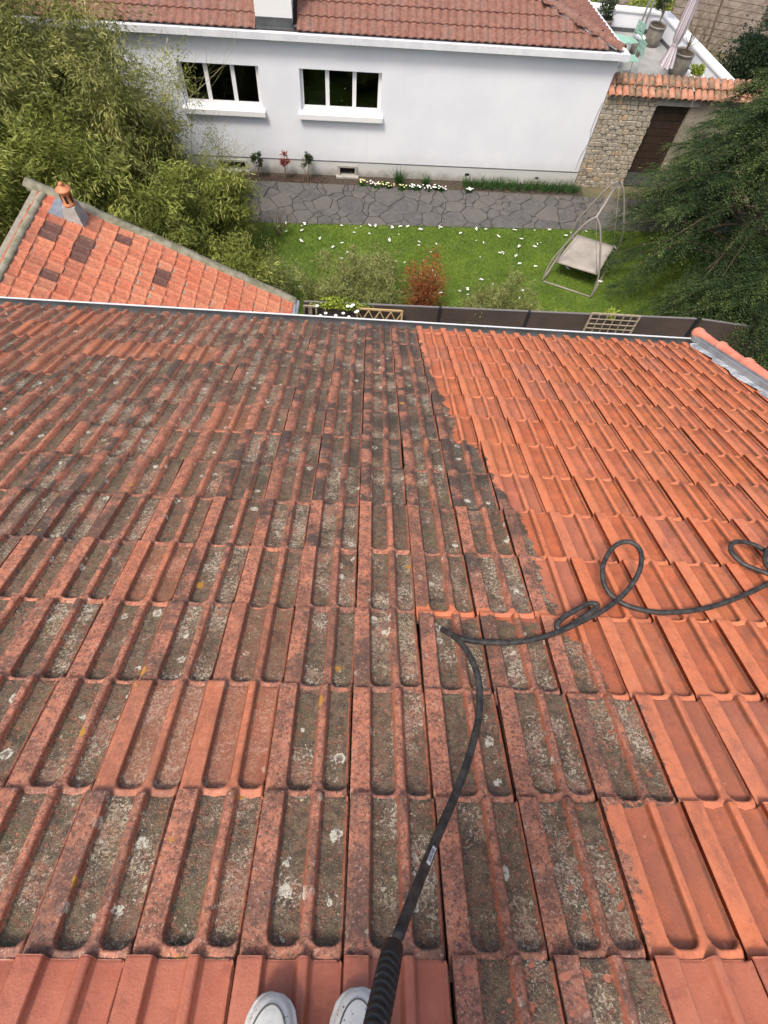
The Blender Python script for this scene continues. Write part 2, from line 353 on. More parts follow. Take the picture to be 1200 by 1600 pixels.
M_CULM = simple('cane', (.20, .20, .07), (.33, .30, .13), 7, .6)
M_BAMB = foliage('bamboo_leaf', [(0, (.085, .10, .026)), (.35, (.20, .21, .05)), (.7, (.34, .345, .10)), (1, (.54, .52, .23))])
M_BAMB2 = foliage('bamboo_leaf_bright', [(0, (.11, .13, .025)), (.4, (.22, .25, .045)), (.75, (.34, .37, .08)), (1, (.52, .52, .2))])
M_PALE = foliage('pale_twig_leaf', [(0, (.12, .14, .035)), (.5, (.24, .26, .08)), (1, (.44, .44, .18))])
M_RED = foliage('red_leaf', [(0, (.14, .05, .02)), (.45, (.38, .085, .025)), (.8, (.46, .16, .045)), (1, (.22, .22, .06))])
M_PINK = foliage('pink_leaf', [(0, (.20, .05, .04)), (1, (.48, .17, .15))])
M_DKLEAF = foliage('dark_shrub_leaf', [(0, (.02, .035, .014)), (.6, (.045, .07, .022)), (1, (.10, .13, .045))])
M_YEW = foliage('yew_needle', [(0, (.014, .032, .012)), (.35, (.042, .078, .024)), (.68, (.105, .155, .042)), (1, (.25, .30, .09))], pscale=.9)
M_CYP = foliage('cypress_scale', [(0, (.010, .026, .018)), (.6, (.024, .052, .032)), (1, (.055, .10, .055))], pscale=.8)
M_IVY = foliage('ivy_leaf', [(0, (.008, .018, .007)), (.6, (.02, .042, .014)), (1, (.055, .09, .03))])
M_GRASS = foliage('grass_blade', [(0, (.075, .14, .010)), (.5, (.17, .27, .014)), (.85, (.28, .36, .028)), (1, (.42, .42, .07))], pscale=1.0)
M_STRAP = foliage('strap_leaf', [(0, (.015, .055, .012)), (.6, (.04, .11, .02)), (1, (.09, .19, .04))])
M_YGL = foliage('yellow_green_leaf', [(0, (.14, .20, .02)), (1, (.45, .52, .08))])
M_PETALW = mat('white_petal', color=(.82, .82, .78), rough=.6)
M_PETALY = mat('cream_petal', color=(.75, .70, .35), rough=.6)
M_STEEL = simple('stainless_tube', (.45, .45, .43), (.6, .6, .57), 4, .3, .1, .001, metal=.8)
M_BEIGE = mat('taupe_frame_paint', color=(.25, .225, .195), rough=.45)
M_CLOTH = simple('taupe_sling_cloth', (.27, .24, .21), (.33, .295, .26), 4, .85, .3, .002, 200)
M_MINT = mat('mint_paint', color=(.25, .42, .34), rough=.5)
M_POT = simple('glazed_pot', (.13, .12, .10), (.24, .22, .18), 6, .45)
M_TERRF = simple('terrace_slab', (.20, .20, .195), (.31, .305, .295), 2.5, .85, .3, .004, lo=.3, hi=.7)
M_BLKR = mat('black_rubber', lambda g: {'c': g.mix(g.ss(g.noise(g.pos(), 90, 3), .6, .7), (.010, .010, .011), (.07, .065, .06)), 'r': g.ss(g.noise(g.pos(), 30, 3), .3, .7, .38, .6)})
M_HOSE = mat('grey_hose_rubber', lambda g: {'c': g.mix(g.ss(g.noise(g.pos(), 40, 4, .7), .35, .7), (.016, .0155, .015), (.060, .055, .050))}, rough=.55)
def shoe_f(g):
    p = g.obj(); d = g.ss(g.noise(p, 150, 2, .5), .66, .70); e = g.ss(g.noise(p, 22, 5, .7), .48, .7, 0, .6)
    return {'c': g.mix(d, g.mix(e, (.74, .73, .69), (.42, .38, .31)), (.16, .12, .10)), 'n': g.bump(g.noise(p, 260, 2), .2, .001)}
M_SHOE = mat('white_leather', shoe_f, rough=.55)
M_SOLE = simple('dirty_white_sole', (.55, .52, .47), (.75, .74, .70), 40, .7)
M_PIPING = mat('grey_piping', color=(.09, .09, .085), rough=.7)
M_JEANS = simple('work_trousers', (.02, .022, .03), (.04, .042, .055), 20, .9)
M_SKIN = mat('skin', color=(.50, .29, .20), rough=.5)
M_HAIR = mat('brown_hair', color=(.035, .02, .012), rough=.7)
M_JACKET = simple('grey_jacket', (.06, .06, .065), (.10, .10, .105), 20, .85)
def small_tile_f(g):
    r = g.rnd(); q = g.n('ShaderNodeObjectInfo').outputs['Color']; x = g.n('ShaderNodeSeparateColor'); g.put(x.inputs[0], q)
    p = g.vm('ADD', g.pos(), g.comb(g.m('MULTIPLY', r, 31.0), 0.0, 0.0)); n = g.noise(p, 16, 5, .7)
    c = g.mix(g.ss(n, .3, .7), (.42, .11, .055), (.52, .19, .105)); c = g.mix(g.ss(x.outputs[1], .3, 1, 0, .5), c, (.58, .24, .13)); c = g.mix(g.ss(x.outputs[2], .5, 1, 0, .45), c, (.50, .10, .04))
    c = g.mix(g.ss(g.noise(p, 30, 4, .7), .50, .62, 0, .65), c, (.16, .07, .045)); c = g.mix(g.ss(g.noise(p, 55, 2), .68, .73, 0, .6), c, (.55, .42, .25))
    c = g.mix(g.m('MULTIPLY', x.outputs[0], g.ss(n, .2, .5)), c, (.045, .03, .028))
    return {'c': c, 'n': g.bump(n, .5, .008), 'r': .7}
M_STILE = mat('small_clay_tile', small_tile_f)
def nb_tile_f(g):
    r = g.rnd(); p = g.vm('ADD', g.pos(), g.comb(g.m('MULTIPLY', r, 31.0), 0.0, 0.0)); n = g.noise(p, 9, 5, .7)
    c = g.mix(g.ss(n, .3, .7), (.15, .056, .040), (.25, .115, .082)); c = g.mix(g.m('MULTIPLY', g.ss(r, .6, 1), .5), c, (.20, .12, .10))
    c = g.mix(g.ss(g.noise(p, 14, 4, .7), .48, .66, 0, .75), c, (.10, .075, .06)); c = g.mix(g.ss(g.noise(p, 30, 3), .62, .7, 0, .6), c, (.42, .36, .28))
    return {'c': c, 'n': g.bump(n, .5, .01), 'r': .8}
M_NTILE = mat('old_neighbour_tile', nb_tile_f)
def barrel_f(g):
    r = g.rnd(); p = g.vm('ADD', g.pos(), g.comb(g.m('MULTIPLY', r, 31.0), 0.0, 0.0)); n = g.noise(p, 9, 5, .7)
    c = g.mix(g.ss(n, .3, .7), (.38, .14, .08), (.46, .26, .17)); c = g.mix(g.m('MULTIPLY', g.ss(r, .25, .7), g.ss(n, .36, .56)), c, (.17, .12, .075)); c = g.mix(g.ss(g.noise(p, 25, 3), .58, .68, 0, .6), c, (.20, .17, .11))
    return {'c': c, 'n': g.bump(n, .5, .01), 'r': .8}
M_BARREL = mat('barrel_clay', barrel_f)
M_RAKE = simple('rake_clay', (.46, .14, .085), (.56, .22, .15), 9, .7)
def stone_f(g):
    r = g.rnd(); p = g.pos(); n = g.noise(p, 16, 4, .7)
    c = g.mix(g.ss(n, .3, .7), (.33, .28, .215), (.50, .45, .36)); c = g.mix(g.ss(r, .5, 1, 0, .5), c, (.34, .31, .27)); c = g.mix(g.ss(r, .12, 0, 0, .6), c, (.52, .36, .18))
    c = g.mix(g.ss(g.noise(p, 3, 4), .5, .7, 0, .35), c, (.20, .17, .13))
    return {'c': c, 'n': g.bump(n, .8, .015), 'r': .9}
M_STONE = mat('rubble_stone', stone_f); M_MORTAR = simple('mortar', (.25, .22, .17), (.34, .30, .24), 10, .95)
M_DOOR = simple('dark_brown_boards', (.028, .017, .012), (.045, .028, .02), 5, .6); M_DOORG = simple('grey_boards', (.07, .075, .075), (.11, .115, .115), 6, .7)
M_PARA1 = mat('parasol_fabric', lambda g: {'c': g.mix(g.ss(g.m('SINE', g.m('MULTIPLY', g.attr('ang'), 1.0)), -.1, .1), (.62, .60, .62), (.36, .29, .33))}, rough=.9)
M_PLANK = simple('grey_brown_timber', (.10, .075, .06), (.19, .155, .13), 4, .85)
M_ROAD = simple('dark_asphalt', (.04, .042, .05), (.06, .06, .07), 2, .8)
M_TERRA = simple('terracotta_pot', (.42, .15, .06), (.50, .20, .09), 10, .6)
M_MULCH = simple('brown_mulch', (.035, .022, .016), (.10, .065, .045), 20, .95, .8, .02)

# ================================================================== SETTING
def sheet(name, pts, z, m, **k):
    return obj(name, mesh(name, [(x, y, z) for x, y in pts], [tuple(range(len(pts)))]), m, kind='structure', **k)
sheet('ground', [(-150, -120), (150, -120), (150, 180), (-150, 180)], -.03, M_GROUND)
PY0 = lambda x: 14.34+(x+3.12)*.0712          # lawn edge
PY1 = lambda x: 16.27+(x+3.0)*.036            # far edge of the path
sheet('yard', [(-9, 3.0), (12, 3.0), (12, 9.6), (-9, 9.1)], -.02, M_YARD)
sheet('lawn', [(-12, 9.1), (12, 9.7), (12, PY0(12)), (-12, PY0(-12))], 0.0, M_LAWN)
sheet('path_bed', [(-9, PY0(-9)), (12, PY0(12)), (12, PY1(12)), (-9, PY1(-9))], -.012, M_SOIL)
sheet('flower_bed', [(-9, PY1(-9)), (6.5, PY1(6.5)), (6.5, 17.3), (-9, 16.6)], .006, M_SOIL)
sheet('distant_road', [(5, 27.5), (14, 27.0), (14, 31), (5, 32)], .0, M_ROAD)

# flagstones: clipped voronoi cells, each one a stone
path = thing('flagstone_path', 'crazy paved path of dark grey slate slabs between the lawn and the white house', 'path', (0, 15.3, 0))
def clip(poly, a, b, c):       # keep a*x+b*y<=c
    out = []
    for i in range(len(poly)):
        p, q = poly[i], poly[(i+1) % len(poly)]; dp = a*p[0]+b*p[1]-c; dq = a*q[0]+b*q[1]-c
        if dp <= 0: out.append(p)
        if dp*dq < 0: t = dp/(dp-dq); out.append((p[0]+(q[0]-p[0])*t, p[1]+(q[1]-p[1])*t))
    return out
seeds = []
for i in range(4000):
    x = random.uniform(-6.0, 9.5); y = PY0(x)+random.uniform(.05, PY1(x)-PY0(x)-.05)
    r = random.choice((.17, .26, .36, .48))+.06*random.random()
    if all((x-a)**2+(y-b)**2 > ((r+q)/2*1.0)**2 for a, b, q in seeds): seeds.append((x, y, r))
for k, (x, y, r) in enumerate(seeds):
    poly = [(x-1.2, y-1.2), (x+1.2, y-1.2), (x+1.2, y+1.2), (x-1.2, y+1.2)]
    for a, b, q in seeds:
        dx, dy = a-x, b-y; d = math.hypot(dx, dy)
        if 0 < d < 2.4: poly = clip(poly, dx/d, dy/d, (dx/d)*x+(dy/d)*y+d/2+(r*r-q*q)*.8/(2*d)-.009)
        if len(poly) < 3: break
    poly = clip(poly, .0712, -1, .0712*x-PY0(x)-.0) if poly else poly
    poly = clip(poly, -.036, 1, -.036*x+PY1(x)) if poly else poly
    if len(poly) < 3: continue
    N = len(poly); z = random.uniform(.0, .012)
    cx = sum(p[0] for p in poly)/N; cy = sum(p[1] for p in poly)/N
    sh = lambda s: [(cx+(p[0]-cx)*s, cy+(p[1]-cy)*s) for p in poly]
    vs = [(p[0]-cx, p[1]-cy-15.3+15.3, -.02) for p in poly]+[(p[0]-cx, p[1]-cy, z+.006) for p in poly]+[(p[0]-cx, p[1]-cy, z+.014) for p in sh(.955)]
    fs = [tuple(range(2*N, 3*N))]+[(i, (i+1) % N, N+(i+1) % N, N+i) for i in range(N)]+[(N+i, N+(i+1) % N, 2*N+(i+1) % N, 2*N+i) for i in range(N)]
    obj('flagstone', mesh('flagstone', vs, fs), M_FLAG, path, (cx, cy-15.3, 0))

# ================================================================== OUR HOUSE AND ITS ROOF
house = thing('tiled_house', 'house under our feet with half washed mossy clay tile roof and zinc gutter', 'house', (0, 0, 0))
NE = 13.45; CR = 13.73; CL = -20; NT = -4
b = MB(); q = [RP(CL, NT, -.06), RP(CR, NT, -.06), RP(CR, NE-.25, -.06), RP(CL, NE-.25, -.06)]
b.hexa([p-RN*.12 for p in q], q); b.go('roof_deck', M_UNDER, house)
rx0, rx1 = RP(CL, 0).x, RP(CR, 0).x; ye = RP(0, NE).y; yr = RP(0, NT).y
b = MB(); b.box(rx0+.1, rx1-.1, yr-4.6, ye-.25, 0, 6.3); b.go('wall', M_RENDERW, house)
b = MB(); rt = RP(0, NT).z; b.hexa([(rx0, yr-5.3, 6.2), (rx1, yr-5.3, 6.2), (rx1, yr, rt-.2), (rx0, yr, rt-.2)], [(rx0, yr-5.3, 6.35), (rx1, yr-5.3, 6.35), (rx1, yr, rt-.02), (rx0, yr, rt-.02)]); b.go('rear_roof_slope', M_RAKE, house)
for k in range(18):
    b = MB(); n = 7; x0 = rx0+k*.42
    vs = []; fs = []
    for i in range(n+1):
        w = math.pi*i/n
        for x, rr in ((x0, .125), (x0+.46, .105)): vs.append((x, yr+math.cos(w)*rr, rt-.03+math.sin(w)*rr))
    for i in range(n): fs.append((2*i, 2*i+1, 2*i+3, 2*i+2))
    b.add(vs, fs); b.go('ridge_tile', M_RAKE, house, True)

# --- tile mesh: height field with two pans closed at the head
def tile_mesh(name, lod, ylen=TL, rcorner=.016):
    W = TW; dep = .025; head0 = .014
    pans = ((.235*W, .565*W), (.665*W, .972*W))
    if lod == 0:
        xs = [0, .003, .012, .030, .043, .050]
        for a, b_ in pans: xs += list(np.linspace(a-.003, b_+.003, 17))
        xs += [.60*W, .63*W, .979*W, .992*W]; ys = [-.03, 0] + list(np.linspace(.010, .062, 14)) + list(np.linspace(.09, ylen-.02, 6)) + [ylen-.008, ylen-.003, ylen]
    else:
        xs = [0, .004, .03]
        for a, b_ in pans: xs += list(np.linspace(a-.002, b_+.002, 8))
        xs += [.62*W, .98*W]; ys = [-.03, 0] + list(np.linspace(.012, .055, 5)) + [min(.5*ylen+.03, ylen*.8), ylen-.006, ylen]
    xs = sorted(set(round(float(x), 5) for x in xs)); ys = sorted(set(round(float(y), 5) for y in ys))
    def h(x, y):
        cm = 0
        for a, b_ in pans:
            hw = (b_-a)/2; cx = (a+b_)/2; r = hw*.8; yc = head0+r
            dx = abs(x-cx)-(hw-r); dy = yc-y
            if dy > 0: sdf = r-math.hypot(max(dx, 0), dy)-0 if dx > 0 else r-dy
            else: sdf = hw-abs(x-cx)
            t = min(max((sdf+.0005)/.0055, 0), 1); cm = max(cm, t*t*(3-2*t)*(1-.12*(abs(x-cx)/hw)))
        z = -dep*cm
        if x < .003: z -= .002
        if x > .977*W: z = min(z, -.010) if x < .983*W else -.016
        if y < head0: z -= .006*(head0-max(y, 0))/head0
        if y < -.001: z -= .014
        zt = .021*max(y, 0)/TL+ (-.007)
        if y > ylen-.002: z -= .002
        return z+zt, cm
    vs = []; ch = []
    for y in ys:
        for x in xs:
            z, cm = h(x, y); yy = y; X = x
            if rcorner and y > ylen-.03 and x > .90*W:
                t = (x-.90*W)/(.085*W); lim = ylen-rcorner*(1-math.sqrt(max(0, 1-min(t, 1)**2))); yy = min(y, lim)
            vs.append((X+.001, yy, z)); ch.append(cm)
    nx = len(xs); ny = len(ys)
    fs = [(j*nx+i, j*nx+i+1, (j+1)*nx+i+1, (j+1)*nx+i) for j in range(ny-1) for i in range(nx-1)]
    # skirts: nose, left side, right side
    def skirt(idx, dz, flip, dx=0):
        k = len(vs)
        for i in idx: x, y, z = vs[i]; vs.append((x+dx, y, z-dz)); ch.append(0.05)
        for t in range(len(idx)-1):
            f = (idx[t], idx[t+1], k+t+1, k+t); fs.append(f[::-1] if flip else f)
    skirt([(ny-1)*nx+i for i in range(nx)], .010, True)
    skirt([j*nx for j in range(ny)], .020, True)
    skirt([j*nx+nx-1 for j in range(ny)], .012, False)
    me = mesh(name, vs, fs, True); a = me.attributes.new('chan', 'FLOAT', 'POINT'); a.data.foreach_set('value', ch)
    me.polygons.foreach_set('use_smooth', [True]*(len(me.polygons)))
    return me
ME0 = tile_mesh('clay_tile_near', 0); ME1 = tile_mesh('clay_tile_far', 1); ME2 = tile_mesh('clay_tile_cut', 1, TL*.45)
for me in (ME0, ME1, ME2):
    me.materials.append(M_TILE)
Rv = random.Random(11)
over = {(-3, 1): .47, (-2, 1): .40, (-2, 2): .6, (-6, 3): .7, (-4, 3): .55}
def tile_color(c, n):
    d = Rv.uniform(.85, 1.0)
    if n in (10,) and c < -5: d = Rv.uniform(.42, .8)
    if n == 9 and c < -9: d = Rv.uniform(.15, .7)
    if n > 10 and c < -9: d *= Rv.uniform(.4, 1)
    if Rv.random() < .05: d = Rv.uniform(.55, .75)
    d = over.get((c, n), d)
    g_ = Rv.random(); b_ = Rv.random()
    if n >= 5 and n < 8 and -2 < c < 3: b_ = Rv.uniform(.6, 1.0)
    if n > 7: b_ = min(1, b_*.6+.35)
    if n > 4 and c > -3: b_ = min(1, b_+.3)
    if n < 0 and c <= 0: g_ = .45; b_ = .2
    return (d, g_, b_, 1)
cand = []
for n in range(-4, 14):
    for c in range(CL, 14):
        p = RP(c+.5, n+.5); v = p-Vector((0, 0, 10)); cz = sum(v[i]*M[i][2] for i in range(3))
        px = 600+870*sum(v[i]*M[i][0] for i in range(3))/cz if cz > .05 else -9e9
        py = 800+870*sum(v[i]*M[i][1] for i in range(3))/cz if cz > .05 else 9e9
        inside = cz > .05 and -110/max(cz, 1)*1.2 < px < 1200+110/max(cz, 1)*1.2 and py < 1600+190
        cand.append((not inside, cz, c, n))
cand.sort()
single = cand[:298]; rest = cand[298:]
def tile_mw(c, n):
    jx, jy, jz = Rv.gauss(0, .0016), Rv.gauss(0, .004), Rv.uniform(-.0018, .0024)
    if n < 0: jy = 0
    sag = .0012*math.sin(c*.9+n*.4)+.001*math.sin(c*.35-n*.8)
    return Matrix.Translation((c*TW+jx, n*TL+jy, jz+sag)) @ Matrix.Rotation(Rv.gauss(0, .0065), 4, 'Z') @ Matrix.Rotation(Rv.gauss(0, .006), 4, 'Y')
roof_frame = RM
for _, _, c, n in single:
    me = ME2 if n == 13 else (ME0 if n < 5 else ME1)
    o = obj('roof_tile', me, None, house); o.matrix_local = RM @ tile_mw(c, n); o.color = tile_color(c, n)
VV = []; FF = []; CC = []; TT = []; k = 0
src = {}
for me in (ME1, ME2):
    co = np.zeros(len(me.vertices)*3); me.vertices.foreach_get('co', co); cc = np.zeros(len(me.vertices)); me.attributes['chan'].data.foreach_get('value', cc)
    src[me.name] = (co.reshape(-1, 3), np.array([list(p.vertices) for p in me.polygons]), cc)
for _, _, c, n in rest:
    co, fa, cc = src[(ME2 if n == 13 else ME1).name]; mw = np.array(RM @ tile_mw(c, n))
    VV.append(co @ mw[:3, :3].T+mw[:3, 3]); FF.append(fa+k); k += len(co); CC.append(cc); TT.append(np.tile(np.array(tile_color(c, n)), (len(co), 1)))
me = arr_mesh('outer_roof_tiles', np.concatenate(VV), np.concatenate(FF)); me.polygons.foreach_set('use_smooth', [True]*len(me.polygons))
a = me.attributes.new('chan', 'FLOAT', 'POINT'); a.data.foreach_set('value', np.concatenate(CC).astype(np.float32))
a = me.attributes.new('tint', 'FLOAT_COLOR', 'POINT'); a.data.foreach_set('color', np.concatenate(TT).astype(np.float32).ravel())
obj('outer_roof_tiles', me, M_TILE2, house, kind='stuff')

# gutter along the eave
b = MB(); sec = []
gc = RP(0, 13.70, -.055); yy0, zz0 = gc.y, gc.z; R = .062
for i in range(11):
    w = math.pi+math.pi*i/10; sec.append((yy0+R*math.cos(w), zz0+R*math.sin(w)))
sec = [(yy0-R, zz0+.015)]+sec+[(yy0+R, zz0+.022)]
vs = []; 
for y, z in sec:
    vs += [(rx0, y, z), (rx1+.02, y, z)]
b.add(vs, [(2*i, 2*i+1, 2*i+3, 2*i+2) for i in range(len(sec)-1)]); b.go('gutter', M_ZINCD, house, True)
b = MB(); b.tube([(rx0, yy0+R+.005, zz0+.026), (rx1+.02, yy0+R+.005, zz0+.026)], .0075, 8); b.go('gutter_rim', mat('bright_rim', color=(.62, .64, .67), rough=.35, metal=.2), house)  # highlight along the zinc lip is put into the rim's pale colour
# fascia under the tiles
b = MB(); b.box(rx0, rx1, yy0-R-.04, yy0-R-.012, zz0-.16, zz0+.01); b.go('fascia', M_ZINCD, house)

# flashing down the right verge
me_v = []; N = 60; fl = MB(); vs = []; Rf = random.Random(3)
for i in range(N+1):
    n = NE-.2-(NE+3.6)*i/N; saw = (n % 1.0)
    inner = CR-.44-.10*Rf.random()-(.24*saw)
    for c, h in ((inner, .010+.004*Rf.random()), ((inner+CR-.25)/2, .016+.008*Rf.random()), (CR-.30, .012+.003*Rf.random())):
        p = RP(c, n, h); vs.append(p)
fl.add(vs, [(3*i+j, 3*i+j+1, 3*i+j+4, 3*i+j+3) for i in range(N) for j in range(2)]); fl.go('verge_flashing', M_LEAD, house, True)
b = MB(); q = lambda c, h: (RP(c, NE+.1, h), RP(c, -3.8, h))
A = [q(CR-.30, .013), q(CR-.27, .05), q(CR-.20, .052), q(CR-.17, .018), q(CR-.02, .022), q(CR, .05)]
vs = [p for pr in A for p in pr]; b.add(vs, [(2*i, 2*i+1, 2*i+3, 2*i+2) for i in range(len(A)-1)]); b.go('verge_channel', M_ZINC, house)

# neighbouring roof edge beyond the flashing: party wall with rake tiles
pw = thing('party_wall', 'party wall capped with overlapping salmon rake tiles beside the zinc flashing', 'wall', (rx1, 0, 0))
b = MB(); A = [RP(CR+.05, NE+.3, .02), RP(CR+.9, NE+.3, .02), RP(CR+.9, -4, .02), RP(CR+.05, -4, .02)]
b.hexa([(p.x-rx1, p.y, 0) for p in A], [(p.x-rx1, p.y, p.z) for p in A]); b.go('wall_body', M_UNDER, pw)
L1 = .40
for k in range(16):
    n0 = NE+.55-k*L1/TL*1.0; vs = []; nn = 8; cx = CR+.30
    for s_, rr, hh in ((0, .050, .040), (.09, .052, .038), (.12, .045, .036), (1.08, .041, .022)):
        for i in range(nn+1):
            w = math.pi*(-.1+1.2*i/nn); p = RP(cx, n0-s_*L1/TL, 0)+Vector((1, 0, 0))*(math.cos(w)*rr*1.15)+RN*(hh+math.sin(w)*rr); vs.append((p.x-rx1, p.y, p.z))
    m_ = MB(); m_.add(vs, [(j*(nn+1)+i, j*(nn+1)+i+1, (j+1)*(nn+1)+i+1, (j+1)*(nn+1)+i) for j in range(3) for i in range(nn)]); m_.go('rake_tile', M_RAKE, pw, True)

# ================================================================== OUTBUILDING (lower left roof)
ob = thing('outbuilding', 'low lean-to with salmon interlocking tile roof and mossy concrete copings', 'outbuilding', (-4, 8, 0))
O = Vector((-4.183, 9.078, 3.321)); DB = Vector((.9012, -.0170, -.4332)).normalized(); DJ = Vector((-.0189, -.9998, 0)).normalized(); DN = DB.cross(DJ)*-1
if DN.z < 0: DN = -DN
LB, WB = .2512, .2
def OP(u, v, h=0): return O+DB*u+DJ*v+DN*h-Vector((-4, 8, 0))
def small_tile(name):
    xs = [0, .006, .03, .05, .15, .17, .194]; ys = [-.02, .012, .035, LB*.5, LB*.8, LB-.01, LB+.004]
    vs = []
    for y in ys:
        for x in xs:
            z = .012*max(y, 0)/LB+.002
            if .03 < x < .17 and .02 < y < LB-.03: z -= .009
            if abs(y-LB*.5) < .02 and .06 < x < .14: z += .004
            if x < .01: z += .006
            vs.append((x, y, z))
    nx = len(xs); fs = [(j*nx+i, j*nx+i+1, (j+1)*nx+i+1, (j+1)*nx+i) for j in range(len(ys)-1) for i in range(nx-1)]
    k = len(vs); base = (len(ys)-1)*nx
    for i in range(nx): x, y, z = vs[base+i]; vs.append((x, y, z-.014))
    for i in range(nx-1): fs.append((base+i, base+i+1, k+i+1, k+i))
    k = len(vs)
    for j in range(len(ys)): x, y, z = vs[j*nx]; vs.append((x, y, z-.012))
    for j in range(len(ys)-1): fs.append((j*nx, (j+1)*nx, k+j+1, k+j))
    k = len(vs)
    for j in range(len(ys)): x, y, z = vs[j*nx+nx-1]; vs.append((x, y, z-.012))
    for j in range(len(ys)-1): fs.append((j*nx+nx-1, (j+1)*nx+nx-1, k+j+1, k+j))
    return mesh(name, vs, fs)
mst = small_tile('small_clay_tile')
Ro = random.Random(5)
darks = {(1, 3), (1, 4), (3, 3), (3, 4), (5, 1), (8, 3), (8, 4), (2, 8)}
for i in range(-6, 13):
    for j in range(0, 15):
        u = i*LB; v = j*WB
        if u < -1.55 or u > 3.0: continue
        mw = Matrix.Identity(4)
        for r_ in range(3):
            mw[r_][0] = DJ[r_]; mw[r_][1] = DB[r_]; mw[r_][2] = DN[r_]
        p = OP(u+Ro.uniform(-.007, .007)+(.008 if j % 2 else 0), v+Ro.uniform(-.003, .003), Ro.uniform(0, .004))
        for r_ in range(3): mw[r_][3] = p[r_]
        o = obj('roof_tile', mst, M_STILE, ob); o.matrix_local = mw @ Matrix.Rotation(Ro.uniform(-.02, .02), 4, 'Z')
        dk = .85 if (i+6, j) in darks or Ro.random() < .02 else (Ro.uniform(.1, .4) if i < -2 and Ro.random() < .5 else 0.0)
        o.color = (dk, Ro.random(), Ro.random() if Ro.random() < .5 else 0, 1)
b = MB(); b.hexa([OP(-1.6, 3.4, -.15), OP(3.05, 3.4, -.15), OP(3.05, -.15, -.15), OP(-1.6, -.15, -.15)], [OP(-1.6, 3.4, -.004), OP(3.05, 3.4, -.004), OP(3.05, -.15, -.004), OP(-1.6, -.15, -.004)]); b.go('roof_deck', M_MORTAR, ob)
def strip(pts, w0, w1, h, name, m):     # uneven mortared coping
    b = MB(); vs = []
    for (u, v, du, dv) in pts:
        jit = Ro.uniform(-.012, .012); hh = h+Ro.uniform(-.012, .012)
        for s_, z in ((w0, -.02), (w0+.01, hh*.7), ((w0+w1)/2, hh), (w1-.02, hh*.7), (w1, -.25)):
            vs.append(OP(u+du*(s_+jit), v+dv*(s_+jit), z))
    b.add(vs, [(5*i+j, 5*i+j+1, 5*i+j+6, 5*i+j+5) for i in range(len(pts)-1) for j in range(4)]); b.go(name, m, ob, True)
strip([(-1.75+k*4.82/30, 0, 0, -1) for k in range(31)], -.035, .17, .045, 'coping', M_CONC)
strip([(-1.42, -.12+k*3.6/22, -1, 0) for k in range(23)], -.03, .10, .03, 'coping', M_CONC)
w_x0, w_x1 = OP(-1.6, 0).x, OP(3.0, 0).x
b = MB(); b.hexa([(w_x0, -2.3, 0), (w_x1, -2.3, 0), (w_x1, 1.15, 0), (w_x0, 1.25, 0)], [OP(-1.6, 3.3, -.2), OP(3.0, 3.3, -.2), OP(3.0, -.12, -.2), OP(-1.6, -.12, -.2)]); b.go('wall', M_CONC, ob)
b = MB(); e0, e1 = OP(3.10, -.12, -.03), OP(3.10, 3.3, -.03)
b.tube([e0+Vector((.02, 0, -.02)), e1+Vector((.02, 0, -.02))], .045, 10); b.box(e0.x-.05, e0.x+.005, e1.y, e0.y, e0.z-.05, e0.z+.045); b.go('gutter', M_ZINC, ob)
# chimney of the outbuilding
cb = OP(-.88, .26, 0)
ch = MB(); zr = Vector((0, 0, 1)); s0, s1 = .175, .10
ch.hexa([(cb.x-s0, cb.y-s0, cb.z-.25), (cb.x+s0, cb.y-s0, cb.z-.25), (cb.x+s0, cb.y+s0, cb.z-.25), (cb.x-s0, cb.y+s0, cb.z-.25)],
        [(cb.x-s1, cb.y-s1, cb.z+.25), (cb.x+s1, cb.y-s1, cb.z+.25), (cb.x+s1, cb.y+s1, cb.z+.25), (cb.x-s1, cb.y+s1, cb.z+.25)])
chim = ch.go('chimney', M_CONCG, ob)
b = MB(); prof = [(.105, .25), (.105, .28), (.09, .29), (.088, .46), (.10, .475), (.10, .49)]
b.lathe(prof, (cb.x, cb.y, cb.z), 18); b.go('chimney_pot', M_TERRA, chim, True)
b = MB()
for k in range(6):
    w = k*math.pi/3+.2; b.box(-.02, .02, .086, .0925, .31, .435, Matrix.Translation(cb) @ Matrix.Rotation(w, 4, 'Z'))
b.go('pot_slots', M_UNDER, chim)
b = MB(); b.lathe([(.118, .49), (.124, .50), (.116, .512), (.08, .54), (.033, .56), (.031, .575), (.04, .59), (.03, .61), (.004, .62)], (cb.x, cb.y, cb.z), 18); b.go('chimney_cap', M_TERRA, chim, True)
b = MB(); b.hexa([OP(-1.26, .02, .012), OP(-1.26, .42, .012), OP(-.9, .42, .012), OP(-.9, .02, .012)][::-1], [OP(-1.26, .02, .02), OP(-1.26, .42, .02), OP(-.9, .42, .02), OP(-.9, .02, .02)][::-1]); b.go('chimney_flashing', M_ZINC, chim)

